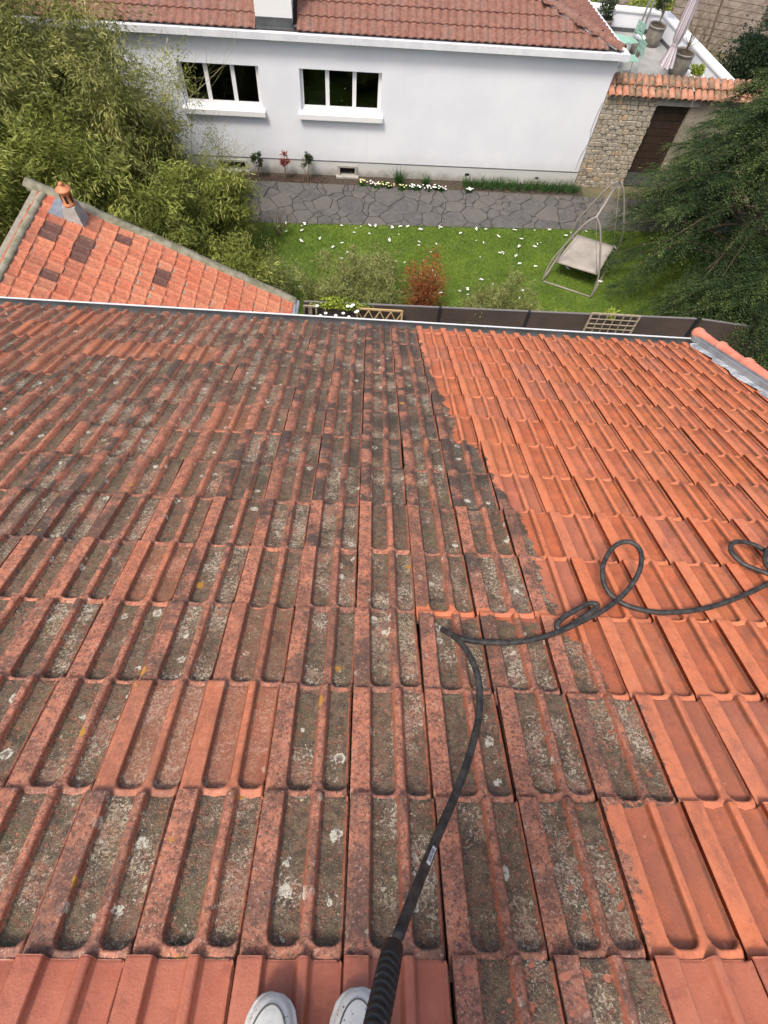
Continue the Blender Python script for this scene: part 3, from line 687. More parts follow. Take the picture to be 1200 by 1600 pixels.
# ================================================================== FENCE with panels, posts, trellises
FY = lambda x: 9.31+(x+1.3)*.024
def fence_run(name, label, x0, posts, x1, fy, h=1.8):
    f = thing(name, label, 'fence', (x0, fy(x0), 0)); ox, oy = x0, fy(x0)
    xs = [x0]+posts+[x1]
    for a, b_ in zip(xs[:-1], xs[1:]):
        a2, b2 = a+.03, b_-.03
        for k in range(6):       # boards laid one over another, joints 4 mm
            z0, z1 = k*h/6+.002, (k+1)*h/6-.003
            m = MB(); m.hexa([(a2-ox, fy(a2)-oy-.012, z0), (b2-ox, fy(b2)-oy-.012, z0), (b2-ox, fy(b2)-oy+.012, z0), (a2-ox, fy(a2)-oy+.012, z0)],
                             [(a2-ox, fy(a2)-oy-.012, z1), (b2-ox, fy(b2)-oy-.012, z1), (b2-ox, fy(b2)-oy+.012, z1), (a2-ox, fy(a2)-oy+.012, z1)]); m.go('fence_board', M_FENCE, f)
        m = MB(); m.hexa([(a2-ox, fy(a2)-oy-.02, h), (b2-ox, fy(b2)-oy-.02, h), (b2-ox, fy(b2)-oy+.02, h), (a2-ox, fy(a2)-oy+.02, h)],
                         [(a2-ox, fy(a2)-oy-.02, h+.018), (b2-ox, fy(b2)-oy-.02, h+.018), (b2-ox, fy(b2)-oy+.02, h+.018), (a2-ox, fy(a2)-oy+.02, h+.018)]); m.go('top_rail', M_FCAP, f)
    for p in posts+[x1]:
        m = MB(); m.box(p-ox-.03, p-ox+.03, fy(p)-oy-.035, fy(p)-oy+.03, 0, h+.005); m.go('fence_post', M_POST, f)
    return f
fence_run('board_fence', 'brown horizontal board fence with black posts along the near side of the lawn', -1.31, [1.58-.0, 3.49, 5.40], 7.2, FY)
FY2 = lambda x: FY(7.23)-(x-7.23)*.12
fence_run('board_fence', 'shaded brown board fence beneath the overhanging yew at the right', 7.26, [8.45, 10.3], 12.2, FY2)

def trellis(name, label, x0, x1, z0, z1, kind, m, y):
    t = thing(name, label, 'trellis', (x0, y, z0)); W_, H_ = x1-x0, z1-z0
    def bar(p, q, r=.008, nm='lattice_bar'):
        p, q = Vector(p), Vector(q); d = (q-p).normalized(); n_ = Vector((0, 1, 0)); s_ = d.cross(n_)*r*1.3
        mb = MB(); o_ = n_*r; bar.k = getattr(bar, 'k', 0)+1; off = Vector((0, -.004*(bar.k % 3), 0))
        mb.hexa([p-s_-o_+off, q-s_-o_+off, q+s_-o_+off, p+s_-o_+off], [p-s_+o_+off, q-s_+o_+off, q+s_+o_+off, p+s_+o_+off]); mb.go(nm, m, t)
    for z in (0, H_): bar((0, 0, z), (W_, 0, z), .014, 'frame_bar')
    for x in (0, W_): bar((x, 0, 0), (x, 0, H_), .014, 'frame_bar')
    if kind == 'zig':
        n_ = 4; s = W_/n_; H2 = .28
        for lay in range(int(H_/H2)):
            zt = H_-lay*H2
            for k in range(n_):
                bar((k*s, -.012, zt-.03), (k*s+s/2, -.012, zt-H2)); bar((k*s+s/2, -.012, zt-H2), (k*s+s, -.012, zt-.03))
    elif kind == 'grid':
        for k in range(1, 6): bar((k*W_/6, -.01, 0), (k*W_/6, -.01, H_), .007)
        for k in range(1, int(H_/.16)): bar((0, -.018, H_-k*.13), (W_, -.018, H_-k*.13), .007)
    else:
        for k in range(1, 4): bar((W_*(.12+.76*k/4), -.01, 0), (W_*(.3+.4*k/4), -.01, H_), .007)
    return t
trellis('wooden_trellis', 'pale wooden trellis with zigzag lattice against the fence, nearest the vine', -.16, .78, .4, 1.76, 'zig', M_WOODL, 9.26)
trellis('wooden_trellis', 'weathered square grid trellis against the fence near the yew', 4.80, 5.84, .4, 1.92, 'grid', M_WOODG, 9.36)
trellis('wooden_trellis', 'small brown fan trellis at the gutter end of the lean-to', -1.27, -1.02, .4, 1.78, 'fan', M_WOODG, 9.22)

# ================================================================== NEIGHBOUR HOUSE
FA = Vector((-3.543, 16.700, 0)); AZ = .04805
FT = Vector((math.cos(AZ), math.sin(AZ), 0)); FN = Vector((-FT.y, FT.x, 0))     # FN points away from us
NM = Matrix(((FT.x, FN.x, 0, FA.x), (FT.y, FN.y, 0, FA.y), (0, 0, 1, 0), (0, 0, 0, 1)))
nh = thing('white_house', 'white rendered house across the lawn with two three-pane windows and tiled hip roof', 'house'); nh.matrix_world = NM
X0, X1, WH = -9.0, 9.82, 3.32
WD = [(-1.50, .545), (1.585, 3.73)]; WZ0, WZ1 = 1.72, 2.69
VT = [(-.95, -.15, .08, .30, 'big'), (2.62, 3.06, .05, .27, 'frame'), (6.38, 6.52, .12, .24, 'small'), (8.55, 8.66, .12, .22, 'small')]
# wall with real openings: columns between openings
b = MB(); xs = [X0]
for a, c in WD: xs += [a, c]
xs.append(X1)
for k in range(len(xs)-1):
    if k % 2 == 0: b.box(xs[k], xs[k+1], 0, .3, .42, WH)
    else: b.box(xs[k], xs[k+1], 0, .3, .42, WZ0); b.box(xs[k], xs[k+1], 0, .3, WZ1, WH)
b.go('wall', M_RENDERW, nh)
b = MB(); b.hexa([(X1-.3, .3, 0), (X1, .3, 0), (X1-.55, 4.2, 0), (X1-.85, 4.2, 0)], [(X1-.3, .3, WH), (X1, .3, WH), (X1-.55, 4.2, WH), (X1-.85, 4.2, WH)]); b.box(X0, X1-.6, 4.2, 4.5, 0, WH); b.box(X0, X0+.3, .3, 4.2, 0, WH); b.go('side_wall', M_RENDERW, nh)
b = MB(); pz = [X0]
for v in VT: pz += [v[0], v[1]]
pz.append(X1)
for k in range(len(pz)-1):
    if k % 2 == 0: b.box(pz[k], pz[k+1], -.025, .28, -.05, .405)
    else:
        v = VT[k//2]; b.box(pz[k], pz[k+1], -.025, .28, -.05, v[2]); b.box(pz[k], pz[k+1], -.025, .28, v[3], .405)
b.go('plinth', M_PLINTH, nh)
b = MB(); b.box(X0, X1+.004, -.030, .29, .405, .420); b.go('plinth_drip_edge', M_ZINCD, nh)
for v in VT:
    b = MB(); b.box(v[0], v[1], .10, .12, v[2], v[3]); vo = b.go('cellar_vent', M_UNDER, nh)
    if v[4] != 'small':
        n_ = 5 if v[4] == 'frame' else 7
        for k in range(1, n_):
            x = v[0]+(v[1]-v[0])*k/n_; b = MB(); b.box(x-.008, x+.008, .02, .036, v[2], v[3]); b.go('vent_bar', M_POST, vo)
        b = MB(); e = .07
        b.box(v[0]-e, v[1]+e, -.07, -.028, v[3], v[3]+.05); b.box(v[0]-e, v[0], -.07, -.028, v[2], v[3]); b.box(v[1], v[1]+e, -.07, -.028, v[2], v[3]); b.box(v[0]-e-.04, v[1]+e+.04, -.17, -.028, v[2]-.12, v[2]); b.go('vent_surround', M_CONCG, vo)
for a, c in WD:
    win = MB(); F0 = .085; d0, d1 = .10, .16
    win.box(a, c, d0, d1, WZ0, WZ0+F0); win.box(a, c, d0, d1, WZ1-.05, WZ1); win.box(a, a+F0, d0, d1, WZ0+F0, WZ1-.05); win.box(c-F0, c, d0, d1, WZ0+F0, WZ1-.05)
    t3 = (c-a)/3
    for k in (1, 2): win.box(a+k*t3-.052, a+k*t3+.052, d0+.003, d1-.003, WZ0+F0, WZ1-.05)
    wo_ = win.go('window', M_WHITE, nh)
    for k in range(3): b = MB(); b.box(a+k*t3+.052, a+(k+1)*t3-.052, .125, .131, WZ0+.06, WZ1-.04); b.go('pane', M_GLASS, wo_)
    b = MB(); b.hexa([(a-.07, -.12, WZ0-.17), (c+.07, -.12, WZ0-.17), (c+.07, .11, WZ0-.17), (a-.07, .11, WZ0-.17)], [(a-.07, -.12, WZ0-.045), (c+.07, -.12, WZ0-.045), (c+.07, .11, WZ0-.002), (a-.07, .11, WZ0-.002)]); b.go('sill', M_WHITE, wo_)
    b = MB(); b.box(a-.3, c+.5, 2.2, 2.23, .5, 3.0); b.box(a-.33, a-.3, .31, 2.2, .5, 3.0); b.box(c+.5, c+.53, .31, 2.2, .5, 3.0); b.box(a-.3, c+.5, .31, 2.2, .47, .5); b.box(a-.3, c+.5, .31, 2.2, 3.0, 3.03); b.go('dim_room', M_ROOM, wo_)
    b = MB(); b.box(a+.15, a+.75, .75, 1.25, .5, 1.62); b.go('cupboard', M_CONCG, wo_)
    b = MB(); b.box(a+1.0, a+2.0, .5, 1.2, 1.35, 1.39); b.go('table_top', M_PLANK, wo_)
    b = MB(); b.lathe([(.10, 1.395), (.14, 1.43), (.05, 1.50)], (a+1.25, .8, 0), 12); b.go('white_bowl', M_WHITE, wo_)
# things seen dimly behind the glass
# box gutter front and right
GL = MB(); GL.box(X0, X1+.02, -.20, -.03, 3.33, 3.475); GL.hexa([(X1+.02, -.20, 3.33), (X1+.18, -.20, 3.33), (X1-.35, 3.6, 3.33), (X1-.53, 3.6, 3.33)], [(X1+.02, -.20, 3.475), (X1+.18, -.20, 3.475), (X1-.35, 3.6, 3.475), (X1-.53, 3.6, 3.475)])
go_ = GL.go('gutter', M_GUTW, nh)
for x in np.arange(X0+.4, X1, 1.05):
    b = MB(); b.box(x, x+.012, -.204, -.028, 3.33, 3.479); b.go('gutter_joint', M_WHITE, go_)
b = MB(); b.box(X0, X1+.01, -.03, .05, 3.30, 3.44); b.go('eave_board', M_UNDER, nh)
# roof: courses of ribbed tiles
PIT = math.radians(25); cp, sp = math.cos(PIT), math.sin(PIT); NL, NW = .40, .20
def NP(x, s, h=0): return Vector((x, -.09+s*cp-h*sp, 3.50+s*sp+h*cp))
def ribbed(name):
    vs = []; n_ = 8
    for y, dz in ((-.02, .040), (.0, .042), (NL+.03, .004)):
        for i in range(n_+1):
            x = NW*i/n_; z = .034*(math.sin(2*math.pi*i/n_*1.0-.6)*.5+.5); vs.append((x, y, z+dz))
    for i in range(n_+1): x, y, z = vs[i]; vs.append((x, y+.002, z-.03))
    m_ = n_+1; fs = [(j*m_+i, j*m_+i+1, (j+1)*m_+i+1, (j+1)*m_+i) for j in range(2) for i in range(n_)]+[(3*m_+i, 3*m_+i+1, i+1, i) for i in range(n_)]
    return mesh(name, vs, fs, True)
nt_me = ribbed('ribbed_tile'); HIPX = lambda s: X1-.02-s*1.62
chx0, chx1 = .62, 1.50
extra = MB(); ntile = 0
for r_ in range(8):
    for k in range(110):
        x = X0+k*NW; s = r_*NL
        if x+NW > HIPX(s+.2)+.1: break
        if chx0-.14 < x < chx1+.02 and s < 1.0: continue
        p = NP(x, s, random.uniform(0, .004))
        mw = Matrix(((1, 0, 0, p.x), (0, cp, -sp, p.y), (0, sp, cp, p.z), (0, 0, 0, 1)))
        if r_ < 5 and x > -4.6: obj('roof_tile', nt_me, M_NTILE, nh, mw=mw); ntile += 1
        else:
            co = [mw @ v.co for v in nt_me.vertices]; extra.add(co, [tuple(p_.vertices) for p_ in nt_me.polygons])
# right hip slope tiles
RS = Vector((-.14, 1, 0)).normalized(); RO = Vector((X1-.05, 0, 3.5)); RIN = Vector((-RS.y, RS.x, 0))
def NP2(t, s, h=0):
    return RO+RS*t+RIN*(s*1.49)+Vector((0, 0, s*sp+h))
for r_ in range(8):
    for k in range(24):
        t = .02+k*NW; s = r_*NL/1.55
        if t < s*1.124-.2 or t > 3.7: continue
        A_ = NP2(t, s); ex, ey = RS, (RIN*1.49+Vector((0, 0, sp))).normalized(); ez = ex.cross(ey)
        mw = Matrix(((ex.x, ey.x, ez.x, A_.x), (ex.y, ey.y, ez.y, A_.y), (ex.z, ey.z, ez.z, A_.z), (0, 0, 0, 1)))
        extra.add([mw @ v.co for v in nt_me.vertices], [tuple(p_.vertices) for p_ in nt_me.polygons])
extra.go('outer_roof_tiles', M_NTILE, nh, True, kind='stuff')
b = MB(); b.add([NP(X0, 0, -.01), NP(HIPX(0), 0, -.01), NP(HIPX(3.3), 3.3, -.01), NP(X0, 3.3, -.01), NP2(0, 0, -.02), NP2(3.7, 0, -.02), NP2(3.7, 2.4, -.02), NP(HIPX(3.3), 3.3, -.02)], [(0, 1, 2, 3), (4, 5, 6, 7)]); b.go('roof_deck', M_UNDER, nh)
# hip ridge: half round tiles bedded in pale mortar
for k in range(9):
    s0_, s1_ = k*.36, k*.36+.40; vs = []; n_ = 7
    for s_, rr in ((s0_, .125), (s1_, .105)):
        c_ = NP(HIPX(s_)-.0, s_, .035)
        for i in range(n_+1):
            w = math.pi*i/n_; dirx = Vector((.72, .69, 0)); vs.append(c_+dirx*math.cos(w)*rr+Vector((0, 0, 1))*math.sin(w)*rr*.9)
    m_ = MB(); m_.add(vs, [(i, i+1, n_+2+i, n_+1+i) for i in range(n_)]); m_.go('hip_tile', M_NTILE, nh, True)
b = MB(); Rm_ = random.Random(4); vs = []
for k in range(40):
    s_ = k*.083; c_ = NP(HIPX(s_)-.165-.03*Rm_.random(), s_, .045); c2 = NP(HIPX(s_)-.09, s_, .075); c3 = NP(HIPX(s_)-.10, s_, -.0)
    vs += [c_-Vector((0, 0, .03)), c_, c2]
b.add(vs, [(3*i+j, 3*i+j+1, 3*i+j+4, 3*i+j+3) for i in range(39) for j in range(2)]); b.go('hip_mortar', M_PLINTH, nh, True)
# chimney stack on the eave
b = MB(); b.box(chx0, chx1, -.02, .62, 3.62, 5.4); cho = b.go('chimney', M_WHITE, nh)
b = MB(); b.box(chx0+.004, chx1-.004, -.045, .0, 3.49, 3.72); b.box(chx1+.003, chx1+.13, -.03, .9, 3.545, 3.57); b.box(chx0-.13, chx0-.003, -.03, .9, 3.545, 3.57)
b.box(chx0-.02, chx1+.02, -.075, -.046, 3.49, 3.54); b.go('chimney_flashing', M_ZINCD, cho)
# cable at corner
b = MB(); b.tube(spline([(9.78, -.015, 2.3), (9.74, -.015, 1.7), (9.80, -.015, 1.3), (9.72, -.015, .9), (9.70, -.015, .5)], 6), .008, 6); b.go('wall_cable', M_ZINC, nh)

# ================================================================== STONE WALL + TERRACE
sw = thing('stone_wall', 'rubble stone garden wall with a brown board door and barrel tile cap beside the white house', 'wall'); sw.matrix_world = NM
DX0, DX1, DH = 11.36, 12.35, 2.30
b = MB(); b.box(9.83, DX0, .03, .42, -.05, 2.50); b.box(DX1, 15.5, .03, .42, -.05, 2.50); b.box(DX0, DX1, .03, .42, DH, 2.50); b.go('wall_core', M_MORTAR, sw)
stm = []
for k in range(5):
    rr = random.Random(k); q4 = [(x+rr.uniform(-.04, .04), z+rr.uniform(-.05, .05)) for x, z in ((0, 0), (.5, -.02), (1, 0), (1.0, 1), (.5, 1.03), (0, 1))]
    vs = [(x, 0, z) for x, z in q4]+[(.5+(x-.5)*.88, -.045-rr.uniform(0, .015), .5+(z-.5)*.84) for x, z in q4]; n_ = 6
    stm.append(mesh('wall_stone', vs, [tuple(range(n_, 2*n_))]+[(i, (i+1) % n_, n_+(i+1) % n_, n_+i) for i in range(n_)])); stm[-1].materials.append(M_STONE)
ns = 0
for seg in ((9.84, DX0, 1), (DX1, 14.6, 0)):
    z = -.03
    while z < 2.42:
        hgt = random.uniform(.075, .15); x = seg[0]
        while x < seg[1]-.03:
            wd = min(random.uniform(.09, .24), seg[1]-x)
            if ns < 300:
                o = obj('wall_stone', stm[random.randrange(5)], None, sw)
                o.matrix_local = Matrix.Translation((x+.006, .034, z+.005)) @ Matrix.Diagonal((wd-.012, random.uniform(.7, 1.4), min(hgt, 2.5-z)-.012, 1)); ns += 1
            x += wd
        z += hgt
b = MB(); b.box(DX0-.05, DX1+.2, -.01, .03, DH+.003, 2.49); b.go('lintel', M_CONCG, sw)
for k in range(11):
    z = k*.208; b = MB(); b.box(DX0+.005, DX1-.005, .12, .15, z+.01, z+.204); b.go('door_board', M_DOORG if k < 2 else M_DOOR, sw)
def barrel(r0, r1, ln):
    vs = []; n_ = 8
    for y, r in ((0, r0), (ln, r1)):
        for i in range(n_+1): w = math.pi*i/n_; vs.append((r*math.cos(w), y, r*math.sin(w)*.9))
    for y, r in ((0, r0-.014), (ln, r1-.014)):
        for i in range(n_+1): w = math.pi*i/n_; vs.append((r*math.cos(w), y, r*math.sin(w)*.9))
    m_ = n_+1; fs = [(i, i+1, m_+i+1, m_+i) for i in range(n_)]+[(2*m_+i+1, 2*m_+i, 3*m_+i, 3*m_+i+1) for i in range(n_)]+[(2*m_+i, 2*m_+i+1, i+1, i) for i in range(n_)]+[(m_+i, m_+i+1, 3*m_+i+1, 3*m_+i) for i in range(n_)]
    return mesh('cap_tile', vs, fs, True)
bm_ = barrel(.095, .080, .34); bm_.materials.append(M_BARREL)
for k in range(28):
    for r_ in (0, 1):
        o = obj('cap_tile', bm_, None, sw); tilt = math.radians(24)
        o.matrix_local = Matrix.Translation((9.95+k*.185+random.uniform(-.012, .012), -.13+r_*.27, 2.50+r_*.15+random.uniform(-.008, .008))) @ Matrix.Rotation(random.uniform(-.06, .06), 4, 'Z') @ Matrix.Rotation(tilt, 4, 'X')
    o = obj('cap_tile', bm_, None, sw)      # far side of the cap, sloping the other way
    o.matrix_local = Matrix.Translation((9.95+k*.185, .70, 2.52)) @ Matrix.Rotation(math.pi, 4, 'Z') @ Matrix.Rotation(tilt, 4, 'X')

tz, tp = 2.20, 2.72
te = thing('terrace', 'raised grey roof terrace with white parapet behind the stone wall', 'terrace')
FLR = [(6.55, 17.68), (10.15, 17.86), (8.78, 21.95), (5.3, 22.1)]
b = MB(); b.hexa([(x, y, 0) for x, y in FLR], [(x, y, tz) for x, y in FLR]); b.go('terrace_floor', M_TERRF, te)
def para(p, q, w, name, z1=tp):
    p, q = Vector((*p, 0)), Vector((*q, 0)); d = (q-p).normalized(); s = Vector((d.y, -d.x, 0))*w
    b = MB(); b.hexa([v+Vector((0, 0, .0)) for v in (p, q, q+s, p+s)][::-1], [v+Vector((0, 0, z1-.05)) for v in (p, q, q+s, p+s)][::-1]); b.go(name, M_RENDERW, te)
    i = s*-.12; o_ = s*1.12
    b = MB(); b.hexa([v+Vector((0, 0, z1-.05)) for v in (p+i, q+i, q+o_, p+o_)][::-1], [v+Vector((0, 0, z1)) for v in (p+i, q+i, q+o_, p+o_)][::-1]); b.go('parapet_cap', M_WHITE, te)
para((8.78, 22.0), (9.74, 17.75), -.26, 'parapet'); para((5.3, 21.95), (8.80, 21.85), -.26, 'parapet')
b = MB(); b.hexa([(8.74, 21.8, tz), (9.70, 17.8, tz), (9.72, 17.8, tz), (8.78, 21.8, tz)], [(8.74, 21.8, tz+.09), (9.70, 17.8, tz+.09), (9.72, 17.8, tz+.09), (8.78, 21.8, tz+.09)]); b.box(5.4, 8.75, 21.80, 21.84, tz, tz+.10); b.go('skirting', M_ZINCD, te)

def planter(name, label, x, y, r, h, z=tz, m=M_POT):
    t = thing(name, label, 'planter', (x, y, z))
    b = MB(); b.lathe([(r*.72, 0), (r*.9, h*.3), (r*.98, h*.75), (r*.92, h*.9), (r*1.04, h*.93), (r*1.04, h), (r*.92, h), (r*.9, h*.94), (.01, h*.93)], n=24); b.go('pot', m, t, True)
    b = MB(); b.lathe([(r*.9, h*.945), (.01, h*.955)], n=20); b.go('soil', M_SOIL, t)
    return t
def twiggy(parent, base, n, h, spread, rad, m, name='branches', seed=0, depth=3):
    R_ = random.Random(seed); b = MB()
    def grow(p, d, l, r, k):
        q = [p]; 
        for i in range(4):
            d = (d+Vector((R_.gauss(0, .16), R_.gauss(0, .16), R_.gauss(.02, .08)))).normalized(); q.append(q[-1]+d*l/4)
        b.tube(q, [r*(1-.15*i) for i in range(5)], 4, cap=False)
        if k > 0:
            for j in range(R_.randint(2, 3)): i = R_.randint(1, 4); grow(q[i], (d+Vector((R_.gauss(0, .5), R_.gauss(0, .5), R_.gauss(.1, .3)))).normalized(), l*R_.uniform(.5, .75), r*.55, k-1)
    for i in range(n):
        a = R_.uniform(0, 6.28); grow(Vector(base)+Vector((R_.uniform(-.03, .03), R_.uniform(-.03, .03), 0)), Vector((math.cos(a)*spread, math.sin(a)*spread, 1)).normalized(), h*R_.uniform(.55, .8), rad, depth-1)
    return b.go(name, m, parent)
def blob_leaves(name, m, parent, cen, rad, N, ln, wd, drop=0.0, shell=.5, clumps=None, seed=0):
    global rng
    r_ = np.random.default_rng(seed); K = clumps or max(3, N//60)
    d = norm(r_.normal(size=(K, 3))); cc = np.array(cen)+d*np.array(rad)*(shell+(1-shell)*r_.random((K, 1)))
    idx = r_.integers(0, K, N); c = cc[idx]+r_.normal(size=(N, 3))*np.array(rad)*.17
    dr = norm(r_.normal(size=(N, 3))+ (c-np.array(cen))/np.max(rad)*1.2); dr[:, 2] -= drop
    rr = np.clip(r_.random(N)*.6+(r_.random(K)[idx])*.4, 0, 1)
    me = leaf_mesh(name, c, dr, ln*(.7+.6*r_.random(N)), wd*(.7+.6*r_.random(N)), rr); return obj(name, me, m, parent)
p1 = planter('planter', 'ribbed grey planter with a small clipped tree by the back parapet corner', 8.47, 21.05, .26, .52)
twiggy(p1, (0, 0, .5), 3, .7, .25, .018, M_STEM, 'trunk', 3); blob_leaves('foliage', M_DKLEAF, p1, (-.1, .1, 1.0), (.22, .22, .2), 900, .05, .03, seed=2)
blob_leaves('foliage', M_YEW, p1, (.42, .35, 1.45), (.35, .3, .4), 1500, .06, .03, seed=4)
p2 = planter('planter', 'large grey green planter with a bare brown shrub behind the closed parasol', 8.86, 19.35, .29, .56)
twiggy(p2, (0, 0, .53), 5, 1.1, .4, .016, M_STEM, 'trunk', 5, 4)
p3 = planter('planter', 'dark planter with a loose grey green plant near the roof hip', 6.98, 21.45, .22, .42)
blob_leaves('foliage', M_DKLEAF, p3, (0, 0, .62), (.32, .3, .22), 900, .07, .03, seed=6)
p4 = thing('planter', 'white square planter of bright green leaves just above the cap tiles', 'planter', (9.08, 18.55, tz))
b = MB(); b.hexa([(-.17, -.17, 0), (.17, -.17, 0), (.17, .17, 0), (-.17, .17, 0)], [(-.2, -.2, .38), (.2, -.2, .38), (.2, .2, .38), (-.2, .2, .38)]); b.go('pot', M_WHITE, p4)
blob_leaves('foliage', M_YGL, p4, (0, 0, .45), (.2, .2, .12), 500, .08, .035, seed=8)
# closed parasol
pa = thing('closed_parasol', 'closed mauve and white striped parasol standing on the terrace', 'parasol', (8.22, 18.75, tz))
b = MB(); b.tube([(0, 0, 0), (0, 0, 2.3)], .02, 10); b.go('pole', M_WHITE, pa)
b = MB(); b.lathe([(.24, 0), (.24, .06), (.05, .08), (.03, .2)], n=20); b.go('base', M_ZINCD, pa)
prof = [(.17, .42), (.14, .6), (.095, .80), (.062, .92), (.10, 1.02), (.125, 1.25), (.115, 1.6), (.105, 1.9), (.11, 2.0), (.145, 2.05), (.11, 2.25), (.05, 2.38), (.006, 2.42)]
vs = []; an = []; n_ = 32
for j, (r, z) in enumerate(prof):
    for k in range(n_):
        w = 2*math.pi*k/n_; rr = r*(1+.28*math.cos(8*w+.4*j*.3)*(1 if z < 2.0 else .4)); vs.append((rr*math.cos(w), rr*math.sin(w), z)); an.append(w*16)
me = mesh('canopy', vs, [(j*n_+k, j*n_+(k+1) % n_, (j+1)*n_+(k+1) % n_, (j+1)*n_+k) for j in range(len(prof)-1) for k in range(n_)], True)
a = me.attributes.new('ang', 'FLOAT', 'POINT'); a.data.foreach_set('value', an); obj('canopy', me, M_PARA1, pa)
b = MB(); b.tube([(.068*math.cos(w), .068*math.sin(w), .92) for w in np.linspace(0, 2*math.pi, 17)[:-1]], .014, 6, closed=True); b.go('tie', M_PARA1, pa)
# steel twin flue
fl_ = thing('twin_steel_poles', 'pair of slim stainless steel poles rising from the terrace floor', 'pole', (8.18, 21.55, tz))
b = MB(); b.tube([(-.07, 0, 0), (-.02, 0, 1.9)], .028, 10); b.go('tube', M_STEEL, fl_, True); b = MB(); b.tube([(.07, 0, 0), (.09, 0, 1.9)], .028, 10); b.go('tube', M_STEEL, fl_, True)
b = MB(); b.lathe([(.16, 0), (.16, .02), (.1, .03)], n=20); b.go('foot_plate', M_ZINC, fl_)
b = MB(); b.lathe([(.05, 1.55), (.06, 1.6), (.05, 1.72), (.02, 1.75)], n=12); b.go('lamp_head', M_WHITE, fl_, True)
# bistro chairs, table, stool
def chair(label, x, y, a):
    t = thing('bistro_chair', label, 'chair', (x, y, tz), 'mint bistro chairs on the terrace'); t.rotation_euler.z = a
    for k in range(6): b = MB(); b.box(-.2, .2, -.19+k*.065, -.14+k*.065, .44, .455); b.go('seat_slat', M_MINT, t)
    for k in range(3): b = MB(); b.box(-.2, .2, .21, .225, .58+k*.10, .655+k*.10); b.go('back_slat', M_MINT, t)
    for s in (-1, 1):
        b = MB(); b.tube([(s*.19, .24, 0), (s*.19, .19, .45), (s*.19, .225, .88)], .010, 6); b.go('leg', M_MINT, t)
        b = MB(); b.tube([(s*.19, -.22, 0), (s*.19, -.19, .45)], .010, 6); b.go('leg', M_MINT, t)
    return t
chair('mint slatted bistro chair seen farther back beside the white roof gutter', 7.42, 20.05, -1.25)
chair('mint slatted bistro chair nearest the cap tiles, its back to the terrace', 7.22, 18.95, -1.45)
bt = thing('bistro_table', 'small mint round bistro table by the house corner', 'table', (6.85, 19.35, tz)); b = MB(); b.lathe([(.30, .70), (.30, .72)], n=24); b.go('tabletop', M_MINT, bt)
for k in range(3): w = k*2.094; b = MB(); b.tube([(.22*math.cos(w), .22*math.sin(w), 0), (.03*math.cos(w), .03*math.sin(w), .4), (.16*math.cos(w), .16*math.sin(w), .7)], .01, 6); b.go('leg', M_MINT, bt)
st_ = thing('drum_stool', 'grey green drum stool with white top behind the bistro chairs', 'stool', (7.80, 20.35, tz)); b = MB(); b.lathe([(.15, 0), (.17, .03), (.17, .42)], n=22); b.go('drum', M_POT, st_, True); b = MB(); b.lathe([(.165, .422), (.165, .44), (.155, .445)], n=22); b.go('stool_top', M_WHITE, st_)

# ---- beyond the terrace
tf = thing('timber_screen', 'leaning grey brown timber plank screen beyond the terrace parapet', 'screen', (13.2, 27.0, 0))
TA = Matrix.Rotation(math.radians(-12), 4, 'Z') @ Matrix.Rotation(math.radians(-38), 4, 'X')
for k in range(16): b = MB(); b.box(-4.2, 4.5, 0, .035, k*.23, k*.23+.21, TA); b.go('plank', M_PLANK, tf)
for k in range(5): b = MB(); b.box(-3.6+k*1.75, -3.53+k*1.75, -.06, -.005, 0, 3.9, TA); b.go('batten', M_BARK, tf)
for k, (x, y, h) in enumerate([(10.9, 22.3, 1.9), (10.6, 20.6, 1.7), (11.3, 23.8, 2.2), (9.9, 24.6, 2.4), (12.0, 25.2, 2.4)]):
    t = thing('bare_shrub', 'leafless brown shrub behind the parapet, '+('right behind the striped parasol', 'closest to the ivy', 'in front of the plank screen', 'just beyond the parapet corner', 'farthest one, against the planks')[k], 'shrub', (x, y, 0), 'bare shrubs behind the parapet'); twiggy(t, (0, 0, 0), 9, h, .5, .018, M_STEM, 'branches', 20+k, 4)
for k, (x, y, r) in enumerate([(6.6, 23.6, .7), (8.9, 23.3, .8)]):
    lab = ('yellow green shrub at the back of the terrace, left of the steel poles', 'yellow green shrub at the back of the terrace, right of the steel poles')[k]
    t = thing('leafy_shrub', lab, 'shrub', (x, y, 0)); twiggy(t, (0, 0, 0), 5, 2.2, .2, .02, M_STEM, 'stems', 30+k, 2); blob_leaves('foliage', M_YGL, t, (0, 0, 2.2), (r, r*.8, .7), 2500, .09, .05, seed=31+k)

